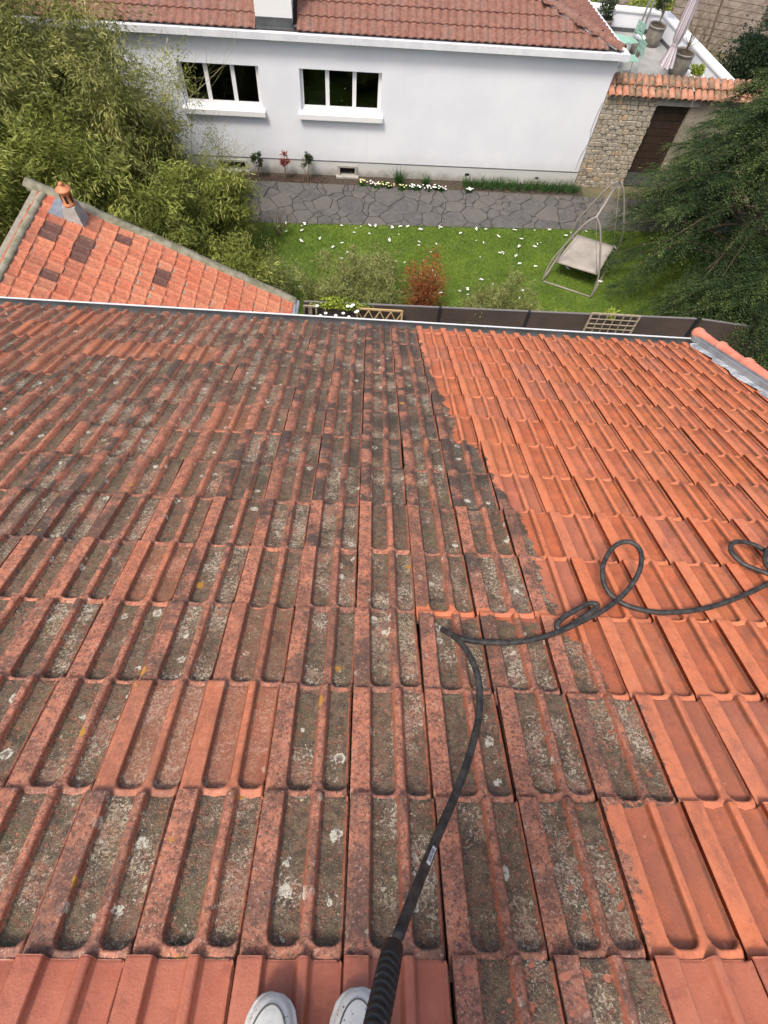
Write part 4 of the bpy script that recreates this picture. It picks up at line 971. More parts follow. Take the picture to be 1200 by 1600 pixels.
# ================================================================== VEGETATION
def cane_plant(name, label, x, y, h, spread, ncane, nleaf, ml, group=None, ll=.10, lw=.015, seed=0, lean=(0, 0), low=.12, droop=.6, cat='shrub', mc=None, rc=.010, clump=.10, arch=.45):
    R_ = np.random.default_rng(seed); t = thing(name, label, cat, (x, y, 0), group); b = MB(); tips = []; dirs = []
    for i in range(ncane):
        a = R_.random()*6.283; s = spread*(.25+.85*R_.random()); hh = h*(.6+.45*R_.random())
        p0 = np.array([math.cos(a)*s*.3, math.sin(a)*s*.3, 0]); p3 = np.array([math.cos(a)*s+lean[0], math.sin(a)*s+lean[1], hh])
        pts = []
        for k in range(9):
            u = k/8; q = p0+(p3-p0)*np.array([u**1.8, u**1.8, 1-(1-u)**1.25*1.0 if False else u]); q[2] = hh*(u-arch*.35*u**4)
            q[:2] += R_.normal(size=2)*.02; pts.append(q)
        b.tube(pts, [rc*(1-.09*k) for k in range(9)], 4, cap=False)
        for k in range(14):     # side branches
            u = low+(1-low)*R_.random(); j = min(int(u*8), 7); f = u*8-j; q = pts[j]*(1-f)+pts[j+1]*f
            bd = norm((R_.normal(size=(1, 3))*np.array([1, 1, .45])+np.array([0, 0, .25])))[0]; bl = h*.11*(1.3-.5*u)*(.5+R_.random()); tips.append(q); dirs.append(bd*bl)
            if R_.random() < .3: b.tube([q, q+bd*bl*.6, q+bd*bl*np.array([1, 1, .8])], rc*.3, 3, cap=False)
    b.go('stems', mc or M_CULM, t)
    tips = np.array(tips); dirs = np.array(dirs); K = len(tips); idx = R_.integers(0, K, nleaf); u = R_.random((nleaf, 1))**.6
    c = tips[idx]+dirs[idx]*u*1.1+R_.normal(size=(nleaf, 3))*clump*np.array([1, 1, .8]); c[:, 2] -= (u[:, 0]**2)*.08
    c[:, 2] = np.maximum(c[:, 2], .03)
    d = norm(dirs[idx])*1.0+R_.normal(size=(nleaf, 3))*.55; d[:, 2] -= droop
    rr = np.clip(.65*R_.random(K)[idx]+.35*R_.random(nleaf)+.1*(c[:, 2]/h-.5), 0, 1)
    obj('foliage', leaf_mesh('foliage', c, d, ll*(.6+.8*R_.random(nleaf)), lw*(.7+.6*R_.random(nleaf)), rr, .12), ml, t); return t
Bl = [(-9.6, 13.6, 6.0, 1.5, 34, 26000, M_BAMB, 'tall dense bamboo at the upper left edge beside the white house'),
      (-7.9, 12.2, 5.6, 1.3, 34, 27000, M_BAMB, 'tall olive bamboo rising behind the lean-to ridge'),
      (-6.5, 14.3, 5.2, 1.2, 32, 24000, M_BAMB, 'dense bamboo clump standing close to the house wall, left of the first window'),
      (-6.3, 11.4, 4.4, 1.1, 30, 23000, M_BAMB2, 'bright green bamboo overhanging the lean-to chimney'),
      (-5.0, 13.4, 4.2, .95, 26, 19000, M_BAMB, 'slender bamboo reaching up across the corner of the first window'),
      (-4.6, 11.5, 3.1, .95, 26, 20000, M_BAMB2, 'mid height leafy bamboo behind the lean-to coping'),
      (-3.5, 12.9, 2.5, .75, 22, 13000, M_BAMB2, 'yellowish bushy bamboo in front of the cellar vent'),
      (-3.1, 10.9, 1.9, .85, 24, 14000, M_BAMB2, 'low arching bamboo along the middle of the lean-to coping'),
      (-7.6, 9.9, 4.8, .9, 24, 17000, M_BAMB2, 'leafy bamboo leaning over the ridge coping at the left edge'),
      (-5.4, 10.4, 2.9, .8, 20, 12000, M_BAMB, 'shaded bamboo just behind the chimney of the lean-to'),
      (-8.7, 14.9, 6.2, 1.2, 30, 20000, M_BAMB, 'tallest bamboo at the top left, hiding the gutter of the white house'),
      (-7.3, 13.5, 5.9, 1.0, 28, 18000, M_BAMB, 'upright olive bamboo between the tallest clump and the first window'),
      (-5.7, 12.6, 4.9, .9, 24, 15000, M_BAMB, 'bamboo with drooping tips just left of the first window'),
      (-8.9, 11.4, 5.6, 1.1, 28, 18000, M_BAMB2, 'leafy bamboo at the left edge above the ridge coping')]
for k, (x, y, h, s, nc, nl, m_, lab) in enumerate(Bl):
    cane_plant('bamboo', lab, x, y, h*1.06, s, int(nc*1.3), int(nl*1.5), m_, 'bamboo clumps beside the lawn', .125, .024, 100+k, cat='bamboo')
cane_plant('willow_shrub', 'sparse pale green shrub at the lower end of the lean-to coping', -2.15, 11.2, 1.5, .75, 26, 6500, M_PALE, None, .06, .012, 140, low=.2, droop=.1, mc=M_STEM, rc=.006)
t = thing('bare_shrub', 'leafless brown shrub at the edge of the flagstones', 'shrub', (-2.45, 13.9, 0)); twiggy(t, (0, 0, 0), 10, .85, .8, .010, M_STEM, 'branches', 77, 4)
t = thing('bare_shrub', 'thin twiggy shrub with few leaves in front of the house vent', 'shrub', (-4.0, 14.6, 0)); twiggy(t, (0, 0, 0), 8, 2.2, .35, .010, M_CULM, 'branches', 78, 4); blob_leaves('foliage', M_PALE, t, (0, 0, 1.3), (.6, .6, .9), 1500, .06, .014, seed=78)
t = thing('bare_shrub', 'tall airy willow stems crossing the white wall beside the first window', 'shrub', (-4.85, 14.7, 0)); twiggy(t, (0, 0, 0), 5, 4.2, .22, .011, M_CULM, 'branches', 79, 4); blob_leaves('foliage', M_BAMB2, t, (0, 0, 3.0), (.8, .6, 1.0), 2200, .08, .016, drop=.3, seed=79)
Bg = [(-.9, 10.9, 1.45, .85, 36, 14000, M_PALE, 'feathery pale green shrub behind the fence, nearest the lean-to'), (.15, 10.9, 1.6, .9, 36, 15000, M_PALE, 'feathery pale green shrub behind the zigzag trellis'),
      (.0, 12.0, 1.0, .8, 26, 8000, M_PALE, 'loose yellow green twigs in the middle of the lawn border'), (2.6, 10.4, 1.4, .6, 24, 8000, M_PALE, 'pale wispy shrub right of the red shrub'),
      (3.4, 10.5, 1.7, .6, 26, 9000, M_PALE, 'pale wispy shrub with tall straight shoots behind the fence post'), (4.3, 10.4, 1.0, .7, 22, 7000, M_YGL, 'low lime green shrub behind the fence'),
      (2.9, 11.3, 1.1, .4, 10, 1600, M_PALE, 'thin upright shoots standing in the lawn near the red shrub')]
for k, (x, y, h, s, nc, nl, m_, lab) in enumerate(Bg):
    cane_plant('border_shrub', lab, x, y, h, s, nc, nl, m_, 'shrubs behind the board fence', .075, .016, 160+k, low=.1, droop=-.2, mc=M_CULM, rc=.005, clump=.05, arch=.1)
cane_plant('red_shrub', 'rusty red leaved shrub rising from the lawn border', 1.35, 10.9, 2.0, .5, 26, 6500, M_RED, None, .055, .020, 180, low=.12, droop=-.1, mc=M_STEM, rc=.006, clump=.06, arch=.1)
cane_plant('wispy_twigs', 'thin pale twigs standing in front of the fence board right of the first post', 2.35, 9.12, 1.75, .75, 16, 900, M_PALE, None, .05, .014, 201, low=.5, droop=.1, mc=M_STEM, rc=.005, clump=.06, arch=.1, cat='shrub')
# vine on the fence
t = thing('flowering_vine', 'white flowered vine hanging over the brown fence', 'vine', (-.6, FY(-.6), 1.5)); blob_leaves('foliage', M_YGL, t, (0, 0, .3), (.55, .1, .14), 1100, .06, .035, seed=90)
b = MB(); R_ = random.Random(9)
for k in range(12): c_ = (R_.uniform(-.5, .55), R_.uniform(-.16, -.05), R_.uniform(.02, .45)); b.lathe([(.006, -.01), (.038, .005), (.02, .014)], c_, 7)
b.go('flowers', M_PETALW, t)
t = thing('flowering_vine', 'small leafy sprig over the fence above the square grid trellis', 'vine', (5.35, FY(5.35), 1.75)); blob_leaves('foliage', M_YGL, t, (0, 0, .08), (.22, .08, .08), 240, .09, .03, seed=91)

# yew at the right
def conifer(name, label, x, y, h, r, z0, ml, nb, nl, seed, ll=.055, lw=.016, cat='tree', dr=-.55, squash=1.0, flat=.5):
    R_ = np.random.default_rng(seed); t = thing(name, label, cat, (x, y, 0)); b = MB(); b.tube([(0, 0, 0), (.05, .03, h*.5), (0, 0, h*.93)], [.16, .11, .03], 10); tr = b.go('trunk', M_BARK, t, True)
    C_ = []; D_ = []; Rn = []; lb = MB()
    for i in range(nb):
        u = R_.random()**.85; z = z0+(h-z0)*u; a = R_.random()*6.283; rad = r*(1-u)**.62*squash*(.72+.36*R_.random())
        out = np.array([math.cos(a), math.sin(a), 0]); n_ = 7; tip = out*rad; tipz = z+.10*rad+dr*rad*(.4+.6*R_.random())
        pts = [np.array([out[0]*rad*s, out[1]*rad*s, z+(tipz-z)*s**1.7+.12*rad*math.sin(s*3.1)]) for s in np.linspace(.04, 1, n_)]
        if i % 4 == 0: lb.tube(pts, [.035*(1-s*.8) for s in np.linspace(0, 1, n_)], 4, cap=False)
        tone = R_.random()
        for k in range(nl):       # sprays along the outer part of the branch
            s = .30+.70*R_.random()**.7; j = min(int(s*(n_-1)), n_-2); q = pts[j]+(pts[j+1]-pts[j])*(s*(n_-1)-j)
            side = R_.choice([-1, 1]); tang = np.array([-out[1], out[0], 0])*side; d = out*.8+tang*(.15+.75*R_.random())+np.array([0, 0, R_.normal()*.16-.22]); d /= np.linalg.norm(d)
            L_ = .20+.30*R_.random(); m_ = 13; w = np.cross(d, [0, 0, 1.0]); w /= np.linalg.norm(w)
            q = q+R_.normal(size=3)*np.array([.035, .035, .025])
            for e in range(m_):
                f = (e+.3)/m_; pp = q+d*L_*f; pp[2] -= .13*f*f
                sd_ = 1 if e % 2 else -1
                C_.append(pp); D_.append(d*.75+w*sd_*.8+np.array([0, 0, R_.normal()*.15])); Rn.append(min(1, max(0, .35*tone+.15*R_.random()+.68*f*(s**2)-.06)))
    lb.go('limbs', M_BARK, t)
    C_ = np.array(C_); D_ = np.array(D_); N = len(C_)
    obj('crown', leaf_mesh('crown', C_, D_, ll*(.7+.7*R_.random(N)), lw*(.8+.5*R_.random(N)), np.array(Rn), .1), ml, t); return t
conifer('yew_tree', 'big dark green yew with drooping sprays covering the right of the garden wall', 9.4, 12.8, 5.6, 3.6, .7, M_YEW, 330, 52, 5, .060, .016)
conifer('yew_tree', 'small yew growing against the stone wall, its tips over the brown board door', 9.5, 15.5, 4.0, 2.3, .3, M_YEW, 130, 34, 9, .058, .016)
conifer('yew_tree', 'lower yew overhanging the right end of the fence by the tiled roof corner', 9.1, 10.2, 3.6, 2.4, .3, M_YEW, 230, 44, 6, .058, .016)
conifer('cypress_tree', 'blue green cypress at the top right behind the terrace parapet', 13.6, 21.5, 6.0, 2.3, .2, M_CYP, 300, 34, 7, .08, .028, dr=.25)
conifer('cypress_tree', 'dark cypress at the right edge of the picture between the yew and the timber screen', 12.9, 18.6, 4.6, 1.8, .2, M_CYP, 200, 32, 8, .08, .028, dr=.25)
t = thing('ivy_mound', 'dark ivy mass against the outer side of the terrace parapet', 'ivy', (10.9, 19.9, 0)); blob_leaves('foliage', M_IVY, t, (.5, 0, 1.5), (.9, 1.5, 1.5), 16000, .08, .055, shell=.6, clumps=260, seed=51); b = MB(); b.tube([(.5, 0, 0), (.45, .1, 1.2), (.5, 0, 2.2)], [.07, .05, .02], 6); b.go('stems', M_BARK, t)

# bed plants
def little(name, label, x, y, m, h=.55, seed=0):
    t = thing(name, label, 'shrub', (x, y, 0)); twiggy(t, (0, 0, 0), 3, h, .25, .012, M_STEM, 'stems', seed, 2)
    blob_leaves('foliage', m, t, (0, 0, h*.85), (.17, .15, .17), 420, .06, .03, seed=seed); return t
little('small_shrub', 'dark leafy shrub in the bed, left of the pink one', -3.3, 16.42, M_DKLEAF, .62, 61); little('small_shrub', 'pink red leaved little shrub against the plinth', -2.5, 16.45, M_PINK, .68, 62); little('small_shrub', 'dark leafy shrub in the bed, right of the pink one', -1.85, 16.46, M_DKLEAF, .66, 63)
b = MB(); R_ = random.Random(3)
for k in range(420):
    x = R_.uniform(-3.9, -1.25); y = PY1(x)+R_.uniform(.0, .3); s = R_.uniform(.015, .04); b.add([(x-s, y, .01), (x+s, y-s*.3, .012), (x+s*.4, y+s, .02+s), (x, y-s*.8, .03)], [(0, 1, 2), (0, 3, 2), (1, 2, 3)])
b.go('leaf_litter', M_MULCH, None, kind='stuff')
def straps(name, label, x, y, h, n, spread, ml=M_STRAP, w=.014, seed=0, box=None, group=None, cat='plant'):
    R_ = np.random.default_rng(seed); N = n
    c = np.zeros((N, 3)); c[:, :2] = (R_.random((N, 2))-.5)*(np.array(box) if box else np.array([.12, .1])); c[:, 2] = 0
    d = R_.normal(size=(N, 3))*spread; d[:, 2] = 1
    t = thing(name, label, cat, (x, y, 0), group); obj('leaves', leaf_mesh('leaves', c, d, h*(.6+.6*R_.random(N)), w, None, .22), ml, t); return t
straps('daylily_tuft', 'tall dark strap leaved tuft by the cellar vent', .85, 16.55, .50, 130, .38, seed=71); straps('daylily_tuft', 'shorter dark strap leaved tuft amid the cream primroses', 1.65, 16.58, .38, 90, .4, seed=72)
for k in range(8):
    straps('daylily_clump', ('first', 'second', 'third', 'fourth', 'fifth', 'sixth', 'seventh', 'last')[k]+' clump of arching green strap leaves along the wall, counted towards the stone wall', 3.0+k*.44, PY1(3.0+k*.44)+.22, .30, 170, .55, seed=80+k, box=(.46, .26), group='strap leaf row along the wall')
R_ = random.Random(12)
flowr = [(-.20, 16.45, 'Y'), (.1, 16.38, 'W'), (.35, 16.4, 'Y'), (.58, 16.36, 'Y'), (.95, 16.34, 'Y'), (1.2, 16.36, 'W'), (1.5, 16.40, 'W'), (1.75, 16.38, 'W'), (1.95, 16.42, 'W'), (2.15, 16.42, 'W'), (2.95, 16.42, 'W')]
for k, (x, y, c_) in enumerate(flowr):
    t = thing('primrose', ('cream' if c_ == 'Y' else 'white')+' primrose cushion at the path edge, '+('first', 'second', 'third', 'fourth', 'fifth', 'sixth', 'seventh', 'eighth', 'ninth', 'tenth', 'last')[k]+' from the framed cellar vent', 'flower', (x, y, 0), 'primroses at the path edge')
    blob_leaves('leaves', M_STRAP, t, (0, 0, .05), (.13, .10, .06), 120, .07, .035, seed=300+k)
    b = MB()
    for j in range(9): b.lathe([(.004, 0), (.026, .010), (.008, .014)], (R_.uniform(-.12, .12), R_.uniform(-.09, .07), R_.uniform(.09, .14)), 6)
    b.go('flowers', M_PETALY if c_ == 'Y' else M_PETALW, t)
# white flowers in the lawn
fm = MB(); 
for j in range(7): w = j*.9; fm.lathe([(.004, 0), (.024, .012), (.006, .016)], (.04*math.cos(w)*(j % 3)/1.5, .04*math.sin(w)*(j % 3)/1.5, .07+.01*(j % 2)), 6)
fme = mesh('lawn_flower', fm.v, fm.f); fme.materials.append(M_PETALW); k = 0; R_ = random.Random(44)
while k < 95:
    x = R_.uniform(-2.6, 8.0); u = R_.random()**1.7; y = PY0(x)-.08-u*3.0
    if x > 6.6 and u > .3: continue
    o = obj('lawn_flower', fme, None, None, (x, y, 0)); o.rotation_euler.z = R_.uniform(0, 6); s = R_.uniform(.35, 1.0); o.scale = (s, s, s); tag(o, 'small cluster of white flowers in the lawn', 'flower', 'white flowers dotted over the lawn'); k += 1
# grass
N = 150000; x = rng.uniform(-5.5, 9.6, N); y = rng.uniform(9.5, 15.3, N); keep = y < 14.34+(x+3.12)*.0712+.03; x, y = x[keep], y[keep]; N = len(x)
c = np.stack([x, y, np.zeros(N)], 1); d = rng.normal(size=(N, 3))*.55; d[:, 2] = 1
patch = .5+.36*np.sin(x*1.3+np.sin(y*2.1))*np.cos(y*1.1+.7*x)+.10*np.sin(x*5+y*3)
rr = np.clip(.5*rng.random(N)+.5*patch, 0, 1)
obj('grass', leaf_mesh('grass', c, d, .03+.035*rng.random(N), .011, rr, .2), M_GRASS, kind='stuff')

# ================================================================== SWING SEAT
sg = thing('swing_seat', 'taupe metal garden swing with empty fabric seat on the lawn', 'swing seat', (5.9, 13.4, 0))
A_, B_, C_ = Vector((4.74, 12.68, .02)), Vector((5.99, 12.17, .02)), Vector((7.04, 14.09, .02)); D_ = A_+(C_-B_)
P1, P2 = Vector((5.46, 12.68, 1.92)), Vector((6.33, 14.24, 1.92)); o_ = Vector((5.9, 13.4, 0))
def tb(pts, r, name, m=M_BEIGE, n=10): b = MB(); b.tube([Vector(p)-o_ for p in pts], r, n); return b.go(name, m, sg, True)
def leg(foot, top, bulge):
    mid = foot.lerp(top, .55)+bulge; return spline([foot, foot.lerp(mid, .5)+bulge*.45, mid, top.lerp(mid, .35)+bulge*.25+Vector((0, 0, .05)), top], 8)
for f_, tp_, bu in ((A_, P1, (A_-B_)*.12), (B_, P1, (B_-A_)*.12), (D_, P2, (A_-B_)*.12), (C_, P2, (B_-A_)*.12)): tb(leg(f_, tp_, bu), .024, 'arched_leg')
tb([P1, P2], .028, 'top_beam')
for p, q in ((A_, B_), (B_, C_), (C_, D_), (D_, A_)): tb([p, q], .023, 'base_tube')
S4 = [Vector((5.00, 12.90, .46)), Vector((6.00, 12.45, .50)), Vector((6.66, 13.60, .52)), Vector((5.72, 14.02, .50))]
for i in range(4): tb([S4[i], S4[(i+1) % 4]], .016, 'seat_tube')
vs = []; 
for i in range(9):
    for j in range(9):
        u, v = i/8, j/8; p = S4[0].lerp(S4[1], u).lerp(S4[3].lerp(S4[2], u), v); p = p+Vector((0, 0, -.05*math.sin(math.pi*u)*math.sin(math.pi*v)+.012)); vs.append(p-o_)
me = mesh('seat_cloth', vs, [(i*9+j, i*9+j+1, (i+1)*9+j+1, (i+1)*9+j) for i in range(8) for j in range(8)], True); so = obj('seat_cloth', me, M_CLOTH, sg); md = so.modifiers.new('thick', 'SOLIDIFY'); md.thickness = .012
for s_, p in ((S4[0], P1), (S4[1], P1), (S4[2], P2), (S4[3], P2)): tb([s_, s_.lerp(p, .5)+Vector((0, 0, -.02)), p], .005, 'hanging_strap', M_BEIGE, 6)

# ================================================================== HOSE + LANCE
def on(x, y, h):            # height h over the roof plane at plan position x, y
    n = (y-P00.y)/(SD.y*TL); p = RP((x-P00.x)/TW, n, 0); return p+RN*h
air = [(0.0909, -0.1661, 8.948), (0.132, -0.1114, 8.8547), (0.1851, -0.0437, 8.7349), (0.2451, 0.0389, 8.6349), (0.3003, 0.1319, 8.5518), (0.3483, 0.2422, 8.4661), (0.3598, 0.3442, 8.4195), (0.3449, 0.4231, 8.3702), (0.3181, 0.4805, 8.3201), (0.2948, 0.5224, 8.2503)]
def gp(px, py, h):          # the spot at height h above the tiles seen at that place in the photograph
    d = Vector([sum(M[i][j]*v for j, v in enumerate(((px-600)/870, (py-800)/870, 1.0))) for i in range(3)]); q0 = P00+RN*h-Vector((0, 0, 10)); t = RN.dot(q0)/RN.dot(d); return Vector((0, 0, 10))+d*t
HP = [Vector(p) for p in air]
gpts = [(700, 989, .045), (735, 1001, .028), (800, 1004, .018), (850, 995, .018), (885, 981, .02), (925, 955, .04), (933, 945, .05), (918, 944, .05), (885, 962, .035), (870, 976, .025), (878, 984, .018), (905, 973, .03), (945, 952, .02), (978, 925, .04), (999, 892, .09), (1001, 862, .12), (985, 847, .13), (962, 852, .12), (944, 878, .09), (942, 905, .06), (955, 930, .03), (985, 948, .02), (1035, 957, .016), (1100, 951, .016), (1160, 931, .016), (1215, 905, .016), (1262, 885, .02), (1285, 868, .04), (1262, 845, .07), (1222, 843, .08), (1200, 858, .06), (1196, 880, .03), (1212, 900, .016), (1190, 893, .02), (1160, 880, .03), (1142, 861, .05), (1148, 847, .06), (1175, 850, .05), (1215, 868, .03), (1290, 880, .016), (1400, 860, .016)]
HP += [gp(*q) for q in gpts]
hz = thing('pressure_hose', 'black pressure washer hose looping across the orange tiles to the lance', 'hose')
b = MB(); b.tube(spline(HP, 8), .0095, 12); b.go('hose', M_HOSE, hz, True)
# printing on the hose: a white badge with letters, following the hose surface
ia, ib = HP[1].lerp(HP[2], .12), HP[1].lerp(HP[2], .98); dv = (ib-ia).normalized(); camp = Vector((0, 0, 10)); vw = (camp-ia.lerp(ib, .5)).normalized(); vw = (vw-dv*vw.dot(dv)).normalized()
sdv = dv.cross(vw); 
vs = []; k = 0; rad = .0098; a0, a1 = -.75, .15; n_ = 6
for i in range(9):
    t = i/8; c0 = ia.lerp(ib, t)
    for j in range(n_+1): w = a0+(a1-a0)*j/n_; vs.append(c0+(vw*math.cos(w)-sdv*math.sin(w)*-1)*rad)
def label_band():
    m_ = n_+1; return [(i*m_+j, i*m_+j+1, (i+1)*m_+j+1, (i+1)*m_+j) for i in range(8) for j in range(n_)]
HB = thing('hose_lance', 'black ribbed handle grip of the pressure washer lance at the bottom edge', 'lance')
tx = bpy.data.curves.new('hose_print', 'FONT'); tx.body = 'KÄRCHER'; tx.size = .0085; tx.extrude = .0001; tx.align_x = 'CENTER'; tx.align_y = 'CENTER'
to = bpy.data.objects.new('hose_print', tx); COL.objects.link(to)
wm = .32; nvec = (vw*math.cos(wm)+sdv*math.sin(wm)*1).normalized(); mid = ia.lerp(ib, .5)
yv = nvec.cross(dv).normalized(); mwx = Matrix(((dv.x, yv.x, nvec.x, 0), (dv.y, yv.y, nvec.y, 0), (dv.z, yv.z, nvec.z, 0), (0, 0, 0, 1))); mwx.translation = mid+nvec*.0099
dg = bpy.context.evaluated_depsgraph_get(); tme = bpy.data.meshes.new_from_object(to.evaluated_get(dg)); bpy.data.objects.remove(to); tme.materials.clear()
to2 = obj('hose_print', tme, mat('print_black', color=(.02, .02, .02)), hz); to2.matrix_world = mwx @ Matrix.Translation((0, 0, .0002))
b = MB(); b.box(-.026, .026, -.0040, .0040, -.0012, .0, mwx); b.go('hose_badge', mat('print_white', color=(.62, .63, .64), rough=.5), hz)
# ribbed grip
g0, g1 = Vector((0.0781, -0.1743, 8.9998)), Vector((0.0445, -0.2476, 9.1176)); ax = (g1-g0).normalized(); ln = (g1-g0).length
b = MB(); prof = [(.0100, -.010), (.0150, -.007), (.0160, 0), (.0160, .016)]; z = .016; 
while z < ln+.06: prof += [(.0164, z+.0066), (.0122, z+.0074), (.0122, z+.0108), (.0166, z+.0118)]; z += .0118
prof += [(.010, z+.002)]
qm = ax.to_track_quat('Z', 'Y').to_matrix().to_4x4(); qm.translation = g0
vs = []; n_ = 28
for r, zz in prof:
    for k in range(n_):
        w = 2*math.pi*k/n_; tw = .003*math.sin(2*w) if zz > .020 else 0; vs.append(qm @ Vector((r*math.cos(w), r*math.sin(w), zz+tw)))
b.add(vs, [(j*n_+k, j*n_+(k+1) % n_, (j+1)*n_+(k+1) % n_, (j+1)*n_+k) for j in range(len(prof)-1) for k in range(n_)]); b.go('ribbed_grip', M_BLKR, HB, True)
b = MB(); b.tube([g1+ax*.05, g1+ax*.16, g1+ax*.20+Vector((0, -.02, -.06))], [.019, .021, .015], 14); b.go('gun_body', M_BLKR, HB, True)

# ================================================================== PERSON (only the shoe tips show)
pe = thing('person', 'person standing on the tiles in dirty white sneakers, only the toes showing', 'person', (0, 0, 0))
def shoe(tipx, tipy, yaw, side):
    ln = .285; org = on(tipx, tipy, .012)
    fw = (SD*math.cos(yaw)+Vector((1, 0, 0))*math.sin(yaw)).normalized(); rt = fw.cross(RN).normalized()
    mw = Matrix(((rt.x, fw.x, RN.x, org.x), (rt.y, fw.y, RN.y, org.y), (rt.z, fw.z, RN.z, org.z), (0, 0, 0, 1)))
    st = [(0.0, .012, .030), (-.006, .026, .038), (-.018, .037, .046), (-.04, .0455, .054), (-.075, .050, .062), (-.11, .049, .076), (-.15, .043, .092), (-.20, .037, .098), (-.25, .036, .098), (-.278, .028, .09), (-.285, .012, .075)]
    def loft(z0, ztop, wscale, name, m, top=True):
        vs = []; n_ = 16
        for y, hw, h in st:
            cx = side*(-.010)*math.sin(min(1, -y/.15)*math.pi*.5)
            for k in range(n_):
                w = math.pi*k/(n_-1); c_, s_ = math.cos(w), math.sin(w); X = abs(c_)**.75*math.copysign(1, c_)*hw*wscale; Z = z0+(min(h, ztop)-z0)*abs(s_)**.62
                vs.append((cx+X, y, Z))
        fs = [(j*n_+k, j*n_+k+1, (j+1)*n_+k+1, (j+1)*n_+k) for j in range(len(st)-1) for k in range(n_-1)]+[tuple(range(n_)), tuple((len(st)-1)*n_+k for k in range(n_))[::-1]]
        fs += [(j*n_+n_-1, j*n_, (j+1)*n_, (j+1)*n_+n_-1) for j in range(len(st)-1)]
        me = mesh(name, [mw @ Vector(v) for v in vs], fs, True); return me
    so_ = obj('sneaker', loft(.016, 1, .94, 'sneaker', M_SHOE), M_SHOE, pe); so_.modifiers.new('s', 'SUBSURF').levels = 1; so_.modifiers['s'].render_levels = 1
    # rubber sole with raised foxing
    vs = []; n_ = 0; ring = [(hw*1.06, y*1.02+.003) for y, hw, h in st]; cxs = [side*(-.010)*math.sin(min(1, -y/.15)*math.pi*.5) for y, _, _ in st]
    outl = [(cxs[i]+ring[i][0], ring[i][1]) for i in range(len(st))]+[(cxs[i]-ring[i][0], ring[i][1]) for i in range(len(st)-1, -1, -1)]; n_ = len(outl)
    for z, s in ((0, .98), (.006, 1.0), (.024, 1.0), (.029, .97)):
        vs += [mw @ Vector((x*s, (y+.14)*s-.14, z)) for x, y in outl]
    b = MB(); b.add(vs, [tuple(range(n_))[::-1], tuple(3*n_+i for i in range(n_))]+[(j*n_+i, j*n_+(i+1) % n_, (j+1)*n_+(i+1) % n_, (j+1)*n_+i) for j in range(3) for i in range(n_)]); b.go('sole', M_SOLE, so_, True)
    # grey seam around the toe cap
    pts = []
    for k in range(25):
        w = math.pi*k/24; hwid = .0385; X = math.cos(w)*hwid; Y = -.020-(1-math.sin(w)**.8)*.11
        prof_h = np.interp(-Y, [-s[0] for s in st], [s[2] for s in st]); hw_ = np.interp(-Y, [-s[0] for s in st], [s[1] for s in st])*.94
        f = min(abs(X)/hw_, .999); Z = .016+(prof_h-.016)*(1-f**(1/.75*2))**.31
        cx = side*(-.010)*math.sin(min(1, -Y/.15)*math.pi*.5); pts.append(mw @ Vector((cx+X, Y, Z+.0)))
    b = MB(); b.tube(pts, .0016, 6); b.go('toe_seam', M_PIPING, so_, True)
    b = MB()
    for k in range(5): y = -.105-k*.022; b.tube([mw @ Vector((-.024+side*-.008, y, .074+k*.006)), mw @ Vector((side*-.008, y-.004, .083+k*.005)), mw @ Vector((.024+side*-.008, y, .074+k*.006))], .0032, 6)
    b.go('laces', M_SOLE, so_)
    return mw
mwL = shoe(-.112, -.322, .17, -1); mwR = shoe(.040, -.315, -.09, 1)
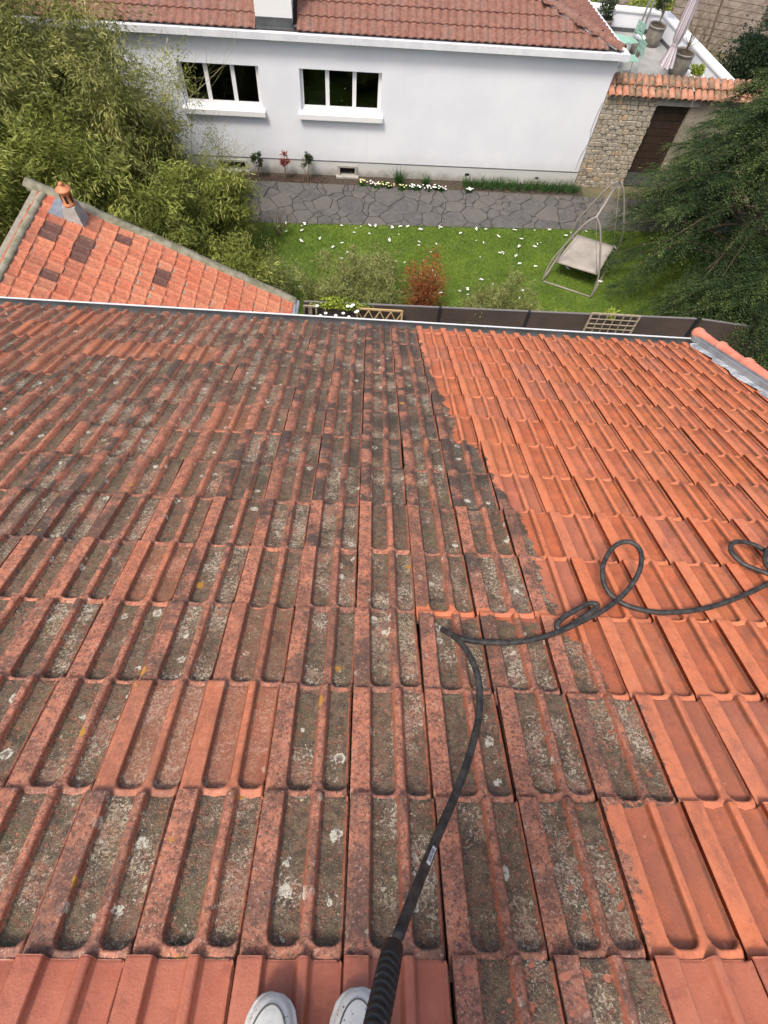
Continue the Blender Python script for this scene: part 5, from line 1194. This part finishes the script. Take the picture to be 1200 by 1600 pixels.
# body as one skinned surface
aL, aR = mwL @ Vector((0, -.22, .10)), mwR @ Vector((0, -.22, .10))
J = [('pelvis', (-.03, -.70, 9.52), .15), ('waist', (-.03, -.70, 9.70), .135), ('chest', (-.03, -.68, 9.95), .16), ('neck', (-.03, -.66, 10.16), .06), ('head0', (-.03, -.63, 10.24), .075), ('head', (-.03, -.61, 10.36), .095),
     ('hl', (-.13, -.69, 9.45), .10), ('kl', (-.14, -.58, 9.05), .065), ('al', tuple(aL), .045), ('hr', (.07, -.69, 9.45), .10), ('kr', (.08, -.56, 9.05), .065), ('ar', tuple(aR), .045),
     ('sl', (-.22, -.68, 10.06), .065), ('el', (-.28, -.66, 9.74), .045), ('wl', (-.08, -.50, 9.38), .030), ('sr', (.16, -.68, 10.06), .065), ('er', (.26, -.62, 9.72), .045), ('wr', (.12, -.47, 9.33), .030)]
E_ = [('pelvis', 'waist'), ('waist', 'chest'), ('chest', 'neck'), ('neck', 'head0'), ('head0', 'head'), ('pelvis', 'hl'), ('hl', 'kl'), ('kl', 'al'), ('pelvis', 'hr'), ('hr', 'kr'), ('kr', 'ar'), ('chest', 'sl'), ('sl', 'el'), ('el', 'wl'), ('chest', 'sr'), ('sr', 'er'), ('er', 'wr')]
ix = {j[0]: i for i, j in enumerate(J)}
me = bpy.data.meshes.new('body'); me.from_pydata([j[1] for j in J], [(ix[a], ix[c]) for a, c in E_], []); bo = obj('body', me, M_JACKET, pe)
sk = bo.modifiers.new('skin', 'SKIN')
for i, j in enumerate(J): me.skin_vertices[0].data[i].radius = (j[2], j[2]*.85)
me.skin_vertices[0].data[0].use_root = True; ss_ = bo.modifiers.new('sub', 'SUBSURF'); ss_.levels = 1; ss_.render_levels = 2
hd = MB()
for (wx, wy, wz), tgt in (((-.08, -.50, 9.38), g1+ax*.14), ((.12, -.47, 9.33), g1+ax*.06)):
    w0 = Vector((wx, wy, wz)); d = (tgt-w0).normalized(); s_ = d.cross(Vector((0, 0, 1))).normalized()
    hd.tube([w0, w0+d*.04, tgt-d*.035], [.026, .034, .030], 10)
    for k in range(4):
        r0 = tgt-d*.035+ax*(-.03+.02*k); hd.tube([r0, tgt-d*.012+ax*(-.03+.02*k)+Vector((0, 0, .026)), tgt+d*.018+ax*(-.03+.02*k)+Vector((0, 0, .016)), tgt+d*.024+ax*(-.03+.02*k)+Vector((0, 0, -.006))], [.009, .0088, .008, .0068], 8)
    hd.tube([w0+d*.05, tgt-d*.01-ax*.035+Vector((0, 0, -.014)), tgt+d*.014-ax*.02+Vector((0, 0, -.022))], [.012, .0105, .009], 8)
hd.go('hands', M_SKIN, pe, True)
